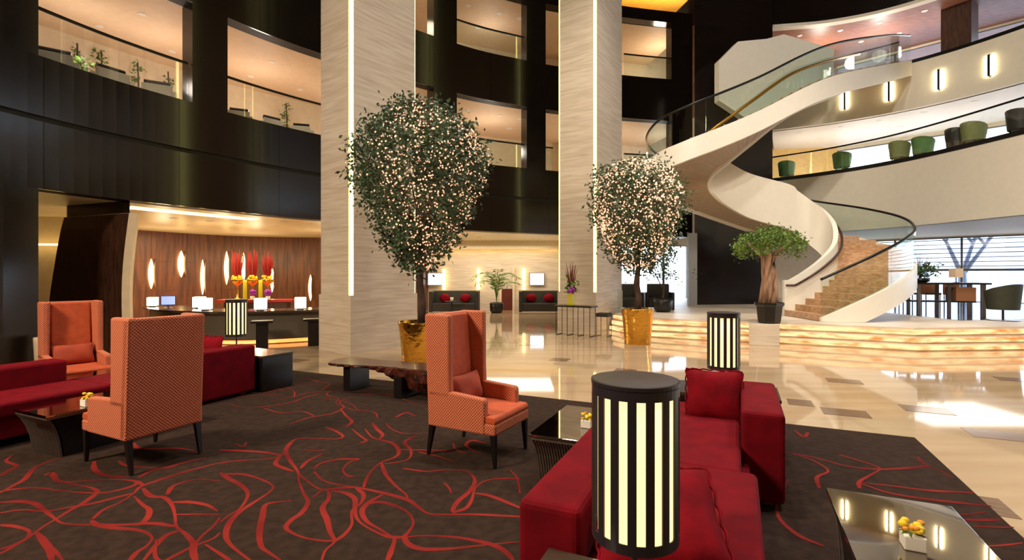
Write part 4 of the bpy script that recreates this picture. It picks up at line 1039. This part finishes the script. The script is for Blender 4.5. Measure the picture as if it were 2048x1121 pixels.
for x in (-.15, .15):
    m = MB()
    for y in (-.15, .15): m.tube([(x, y, 0), (x, y, .53)], .008, 5)
    m.tube([(x, -.15, .01), (x, .15, .01)], .008, 5); m.build('leg_frame', 'black_metal', t)
# glass screen and lounge seats behind the smaller tree
g0 = W(1235, 0, 15.2); tag(place(MB().box(0, .42, 0, .015, .0, .72).build('glass_screen', 'green_glass'), (g0.x, g0.y, .497), R(-20)), 'low greenish glass screen at the right column foot', 'screen')
for px, lab in ((1258, 'dark lounge chair behind the smaller gold planter, left one'), (1318, 'dark lounge chair behind the smaller gold planter, right one')):
    p = W(px, 0, 16.6); t = thing('lounge_chair', lab, 'chair', (p.x, p.y, .497), R(-10))
    MB().box(-.36, .36, -.3, .35, .08, .40).build('seat', 'dark_seat', t, bevel=.03); MB().box(-.36, .36, .25, .42, .08, .85).build('backrest', 'dark_seat', t, bevel=.03)
    for s in (-1, 1): MB().box(min(s * .36, s * .46), max(s * .36, s * .46), -.3, .4, .0, .58).build('arm', 'black_wood', t, bevel=.03)
# pale door post at the passage
d0 = W(1387, 0, 18.6); struct(MB().box(d0.x - .18, d0.x + .12, 18.55, 18.75, .497, 3.2).build('trim_13', 'grey_fascia'))

# ================================================================== RIGHT HALL
def tub_chair(name, label, X, Y, z, rz, mat, s=1.0, swivel=False, group=None):
    t = thing(name, label, 'chair', (X, Y, z), rz, group); zb = .30 * s
    m = MB(); rows = []
    for j in range(5):
        f = j / 4; row = []
        for k in range(13):
            a = R(-130 + 260 * k / 12); hb = (.42 + .28 * math.cos(a * .6)) * s; r_ = (.34 + .06 * f) * s
            row.append((-r_ * math.cos(a), r_ * math.sin(a), zb + hb * f))
        rows.append(row)
    inner_ = [[(x * .82, y * .82, z_) for x, y, z_ in r_] for r_ in rows]
    for j in range(4):
        m.sheet(rows[j], rows[j + 1]); m.sheet(inner_[j + 1], inner_[j])
    m.sheet(rows[4], inner_[4]); m.sheet(inner_[0], rows[0])
    m.sheet([r_[0] for r_ in rows], [r_[0] for r_ in inner_]); m.sheet([r_[-1] for r_ in inner_], [r_[-1] for r_ in rows])
    m.build('shell', mat, t, smooth=True)
    MB().lathe([(.02, zb), (.33 * s, zb), (.34 * s, zb + .12 * s), (.02, zb + .14 * s)], 20).build('seat', mat, t, smooth=False)
    if swivel:
        MB().tube([(0, 0, .02), (0, 0, zb)], .025, 8).build('post', 'black_metal', t); MB().lathe([(.02, 0), (.33, 0), (.33, .02), (.02, .05)], 24).build('base_plate', 'steel', t)
    else:
        for x, y in ((.2, .2), (-.2, .2), (.2, -.2), (-.2, -.2)): MB().tube([(x * s, y * s, 0), (x * s * .9, y * s * .9, zb)], .018, 6).build('leg', 'black_metal', t)
    return t
PZ = .497
p = W(2006, 0, 12.6); tub_chair('swivel_chair', 'dark olive swivel tub chair at the right edge on the platform', p.x, p.y, PZ, R(100), 'dark_olive', .92, True)
# buffet table
b0, b1 = W(1818, 0, 14.2), W(1984, 0, 13.6); dd = b1.xy - b0.xy; L = dd.length
t = thing('buffet_table', 'long dark buffet table with pale steel legs by the right windows', 'table', (b0.x, b0.y, PZ), math.atan2(dd.y, dd.x))
MB().box(0, L, 0, .8, .88, .93).build('table_top', 'black_wood', t); MB().box(.1, L - .3, .1, .7, .38, .42).build('shelf', 'black_wood', t)
for x in (.25, .95, 1.7, L - .15):
    for y in (.06, .74): MB().box(x - .035, x + .035, y - .035, y + .035, 0, .88).build('leg', 'steel', t)
MB().box(L - .75, L - .3, .1, .7, .42, .80).build('cabinet', 'chair_brown', t)
for k, (f, lab) in enumerate(((.12, 'brown stool tucked at the buffet table, nearest the staircase'), (.42, 'brown stool tucked at the buffet table, middle one'), (.72, 'brown stool tucked at the buffet table, nearest the swivel chair'))):
    q = b0.xy + dd * f + Vector((.45, .95)); tt = thing('bar_stool', lab, 'stool', (q.x, q.y, PZ), math.atan2(dd.y, dd.x), 'buffet stools')
    MB().box(-.2, .2, -.18, .18, .56, .62).build('seat', 'chair_brown', tt, bevel=.01); MB().box(-.2, .2, .14, .18, .62, .90).build('backrest', 'chair_brown', tt, bevel=.01)
    for x in (-.17, .17):
        for y in (-.15, .15): MB().tube([(x, y, 0), (x, y, .57)], .014, 5).build('leg', 'black_metal', tt)
q = b0.xy + dd * .22 + Vector((.12, .35)); t = thing('branch_arrangement', 'large dark arrangement of leaves and tall branches on the buffet table', 'plant', (q.x, q.y, PZ + .93), 0)
MB().lathe([(.12, 0), (.2, .03), (.22, .12), (.18, .13)], 16).build('bowl', 'black_wood', t, smooth=True)
m = MB(); rg = random.Random(21)
for k in range(26): a, q_ = rg.uniform(0, 6.28), rg.uniform(.05, .4); h = rg.uniform(.4, 1.0); m.tube([(0, 0, .1), (q_ * .6 * math.cos(a), q_ * .6 * math.sin(a), h * .7), (q_ * math.cos(a), q_ * math.sin(a), h)], [.008, .006, .002], 4)
stuff(m.build('branches', 'dark_brown_wood', t))
m = MB(); leaf_cloud(m, [(rg.gauss(0, .2), rg.gauss(0, .15), rg.uniform(.22, .5)) for k in range(60)], .10, rg, 6, .05); stuff(m.build('leaves', 'leaf_dark', t, fix=False))
def shade_lamp(label, q, z):
    t = thing('table_lamp', label, 'lamp', (q[0], q[1], z)); MB().lathe([(.07, 0), (.07, .01), (.012, .02), (.012, .16)], 14).build('base', 'black_metal', t)
    MB().box(-.11, .11, -.11, .11, .15, .40).build('shade', 'peach_ceiling', t)
q = b0.xy + dd * .66 + Vector((.12, .35)); shade_lamp('orange square table lamp on the buffet table', q, PZ + .93)
# bare tree outside
t = thing('bare_tree', 'bare forked tree outside the right hand windows', 'tree', (22.5, 25.0, -.35), 0); rg = random.Random(31)
m = MB().tube([(0, 0, 0), (.03, 0, 1.3), (0, 0, 2.2)], [.22, .18, .16], 8)
for a, l in ((-.5, 3.4), (.35, 3.2), (.9, 3.0)):
    m.tube([(0, 0, 2.0), (math.sin(a) * l * .5, 0, 2.0 + l * .5), (math.sin(a) * l, 0, 2.0 + l)], [.12, .07, .03], 6)
    for s in (-1, 1): m.tube([(math.sin(a) * l * .5, 0, 2.0 + l * .5), (math.sin(a) * l * .5 + s * .9, .2, 2.6 + l * .7)], [.08, .02], 5)
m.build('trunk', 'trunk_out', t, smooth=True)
# cylinder wall lights on the upper balcony front
def bar_sconce(label, px, pz):
    q, tn = wall_point(R2, px); t = thing('bar_sconce', label, 'wall lamp', (q.x, q.y, pz), math.atan2(tn.y, tn.x))
    MB().box(-.035, .035, -.10, 0, -.36, .36).build('shield', 'black_metal', t)
    for s in (-1, 1): MB().box(min(s * .04, s * .10), max(s * .04, s * .10), -.06, -.005, -.34, .34).build('light_bar', 'sconce_white', t)
for px, lab in ((1690, 'vertical bar wall light on the upper white balcony, leftmost'), (1778, 'vertical bar wall light on the upper white balcony, second from left'), (1877, 'vertical bar wall light on the upper white balcony, third from left'), (1981, 'vertical bar wall light on the upper white balcony, rightmost')):
    bar_sconce(lab, px, 8.72)
# balcony seating
def box_chair(label, X, Y, z, rz, mat, roll='black_wood', s=1.0):
    t = thing('gallery_armchair', label, 'chair', (X, Y, z), rz)
    MB().box(-.42 * s, .42 * s, -.40 * s, .40 * s, .06, .40 * s).build('seat', mat, t, bevel=.02)
    MB().box(-.42 * s, .42 * s, .26 * s, .42 * s, .06, .80 * s).build('backrest', mat, t, bevel=.02)
    for k in (-1, 1): MB().box(min(k * .42, k * .56) * s, max(k * .42, k * .56) * s, -.40 * s, .42 * s, .06, .62 * s).build('arm', mat, t, bevel=.02)
    if roll: MB().tube([(-.36 * s, .20 * s, .86 * s), (.36 * s, .20 * s, .86 * s)], .10 * s, 10).build('bolster', roll, t)
    return t
def behind(cur, px, d):
    f = offset(resample(cur, .05), d); i = min(range(len(f)), key=lambda k: abs(pxof(f[k]) - px)); tn = (f[min(i + 1, len(f) - 1)] - f[max(i - 1, 0)]).normalized(); return f[i], math.atan2(tn.y, tn.x)
for px, lab in ((108, 'pale armchair with black bolster on left gallery, nearest the corner pier'), (212, 'pale armchair with tilted black bolster on left gallery, second from the corner pier'), (318, 'pale armchair with black bolster on left gallery, third from the corner pier'), (478, 'pale armchair with black bolster on left gallery just right of the pier'), (540, 'pale armchair on left gallery right of the pier, middle one'), (604, 'pale armchair on left gallery beside the left stone column')):
    q, an = behind(FC, px, 1.25); box_chair(lab, q.x, q.y, 5.55, an + (R(180) if px in (212, 540) else R(150)), 'white_upholstery', s=.72 if px < 400 else .62)
for px, lab in ((152, 'hanging green vine on left gallery wall, nearest the corner pier'), (204, 'hanging green vine on left gallery wall, second'), (274, 'hanging green vine on left gallery wall, third'), (338, 'hanging green vine on left gallery wall, left of the pier'), (570, 'hanging green vine on left gallery wall, right of the pier')):
    q, an = behind(FC, px, 4.15); t = thing('hanging_vine', lab, 'plant', (q.x, q.y, 5.55)); rg = random.Random(px)
    cl = [(rg.gauss(0, .05), rg.gauss(0, .05), rg.uniform(.9, 2.1)) for k in range(20)]
    MB().tube([(0, 0, .0), (.05, 0, 1.0), (0, 0, 2.1)], .02, 5).build('stem', 'bark', t); m = MB(); leaf_cloud(m, cl, .10, rg, 6, .05); m.build('leaves', 'leaf_olive', t, fix=False)
q, an = behind(FC, 165, 2.5); t = thing('gallery_plant', 'leafy potted plant between armchairs on the left gallery', 'plant', (q.x, q.y, 5.55)); rg = random.Random(77)
MB().lathe([(.15, 0), (.2, .3), (.2, .35), (.15, .35)], 12).build('pot', 'black_wood', t); m = MB(); leaf_cloud(m, [(rg.gauss(0, .12), rg.gauss(0, .12), rg.uniform(.4, 1.1)) for k in range(22)], .2, rg, 6, .08); m.build('leaves', 'leaf_olive', t, fix=False)
for px, d, mat, lab in ((1572, .6, 'green_upholstery', 'green tub chair on the white balcony beside the dark shaft'), (1684, .55, 'green_upholstery', 'bright green tub chair on the white balcony under the warm wall'), (1798, .6, 'olive_upholstery', 'olive tub chair in the middle of the white balcony'), (1846, .75, 'green_upholstery', 'small green tub chair on the white balcony left of the windows'), (1946, .55, 'olive_upholstery', 'olive tub chair on the white balcony against the bright windows'), (1916, .75, 'dark_seat', 'dark tub chair on the white balcony next to the olive one'), (2040, .6, 'dark_seat', 'dark tub chair on the white balcony at the picture edge')):
    q, an = behind(R1, px, d); tub_chair('tub_chair', lab, q.x, q.y, 5.55, an + R(90), mat, .82, False)
# downlights
def downlight(label, x, y, z, mat, group, r=.07):
    t = thing('downlight', label, 'light', (x, y, z), 0, group)
    MB().lathe([(r, 0), (r + .02, 0), (r + .02, -.012), (r, -.012)], 14).build('trim_ring', 'white_ceramic', t); MB().lathe([(.005, -.004), (r, -.004), (r, -.010), (.005, -.010)], 14).build('lens', mat, t)
ORD = ['first', 'second', 'third', 'fourth', 'fifth', 'sixth']
def lights(cur, rows, z, what, group, mat, r):
    for (d, pxs), rn in zip(rows, ('front row', 'middle row', 'rear row') if len(rows) == 3 else ('front row', 'rear row')):
        for k, px in enumerate(pxs):
            q, _ = behind(cur, px, d); downlight('round downlight in %s, %s, %s from left' % (what, rn, ORD[k]), q.x, q.y, z, mat, group, r)
lights(FC, ((1.6, (140, 282, 420, 545)), (3.2, (200, 345, 500, 600))), 7.9, 'peach left gallery ceiling', 'left gallery downlights', 'downlight', .07)
lights(FC, ((1.4, (935, 1000, 1040)), (2.8, (955, 1020))), 7.9, 'middle gallery ceiling', 'middle gallery downlights', 'cool_downlight', .1)
lights(FC, ((1.4, (935, 1000, 1040)), (2.8, (955, 1020))), 11.9, 'upper middle gallery ceiling', 'upper middle gallery downlights', 'cool_downlight', .1)
lights(FC, ((1.2, (330, 390, 450, 510, 570, 620)), (2.8, (350, 420, 480, 550, 610)), (4.6, (380, 450, 530, 600))), 3.2, 'reception ceiling', 'reception downlights', 'downlight', .08)
lights(FC, ((1.0, (950, 1000, 1050, 1095)), (2.6, (960, 1020, 1080))), 3.2, 'lift lobby ceiling', 'lift lobby downlights', 'downlight', .08)
lights(R2, ((1.0, (1600, 1680, 1760, 1850, 1950)), (2.6, (1640, 1720, 1800, 1900))), 7.9, 'white balcony ceiling', 'balcony downlights', 'cool_downlight', .09)
lights(R3, ((1.0, (1600, 1680, 1760, 1850, 1950)), (2.6, (1640, 1720, 1800, 1900))), 11.9, 'wooden upper balcony ceiling', 'upper balcony downlights', 'cool_downlight', .08)
# upper balcony: dark wall block, soffit wedge
q0, _ = behind(R2, 1880, 1.6); q1, _ = behind(R2, 1945, 1.6)
wall_seg(q0, q1, 9.55, 11.9, 'wall_upper_core', 'dark_brown_wood', .8)
balustrade([p for p in R2 if 1700 < pxof(p) < 1806], None, None, 9.62, 'short glass balustrade where the staircase meets the upper balcony', h=.95)

# ================================================================== fill points added to brighten galleries and balconies
for px, d, z, e, col in ((150, 2.4, 6.7, 38, (1, .84, .72)), (320, 2.4, 6.7, 38, (1, .84, .72)), (520, 2.4, 6.7, 42, (1, .84, .72)), (700, 2.4, 6.7, 28, NEUT), (980, 2.0, 6.7, 50, NEUT), (1200, 2.0, 6.7, 40, NEUT), (1320, 2, 6.7, 40, (.9, .96, 1)),
                         (980, 2.4, 10.9, 30, NEUT), (1320, 2.0, 10.9, 70, WARM), (760, 2, 10.9, 30, WARM)):
    q, _ = behind(FC, px, d); light('gallery_fill', 'POINT', (q.x, q.y, z), e, col, .25)  # bare points hung mid-height to light the gallery ceilings, no fixture
for px, d, z, e, col in ((1600, 2.0, 6.3, 46, (1, .88, .74)), (1720, 2.2, 6.3, 44, (1, .90, .80)), (1850, 2.2, 6.3, 32, NEUT), (2000, 2.4, 6.3, 16, (1, .97, .95))):
    q, _ = behind(R2, px, d); light('balcony_fill', 'POINT', (q.x, q.y, z), e, col, .25)  # added fill under the balcony ceiling, no lamp body
for px, e in ((1640, 130), (1760, 130), (1900, 90)):
    q, _ = behind(R3, px, 2.0); light('upper_balcony_fill', 'POINT', (q.x, q.y, 10.9), e, NEUT, .25)  # added fill to lighten the upper balcony interior, no lamp body
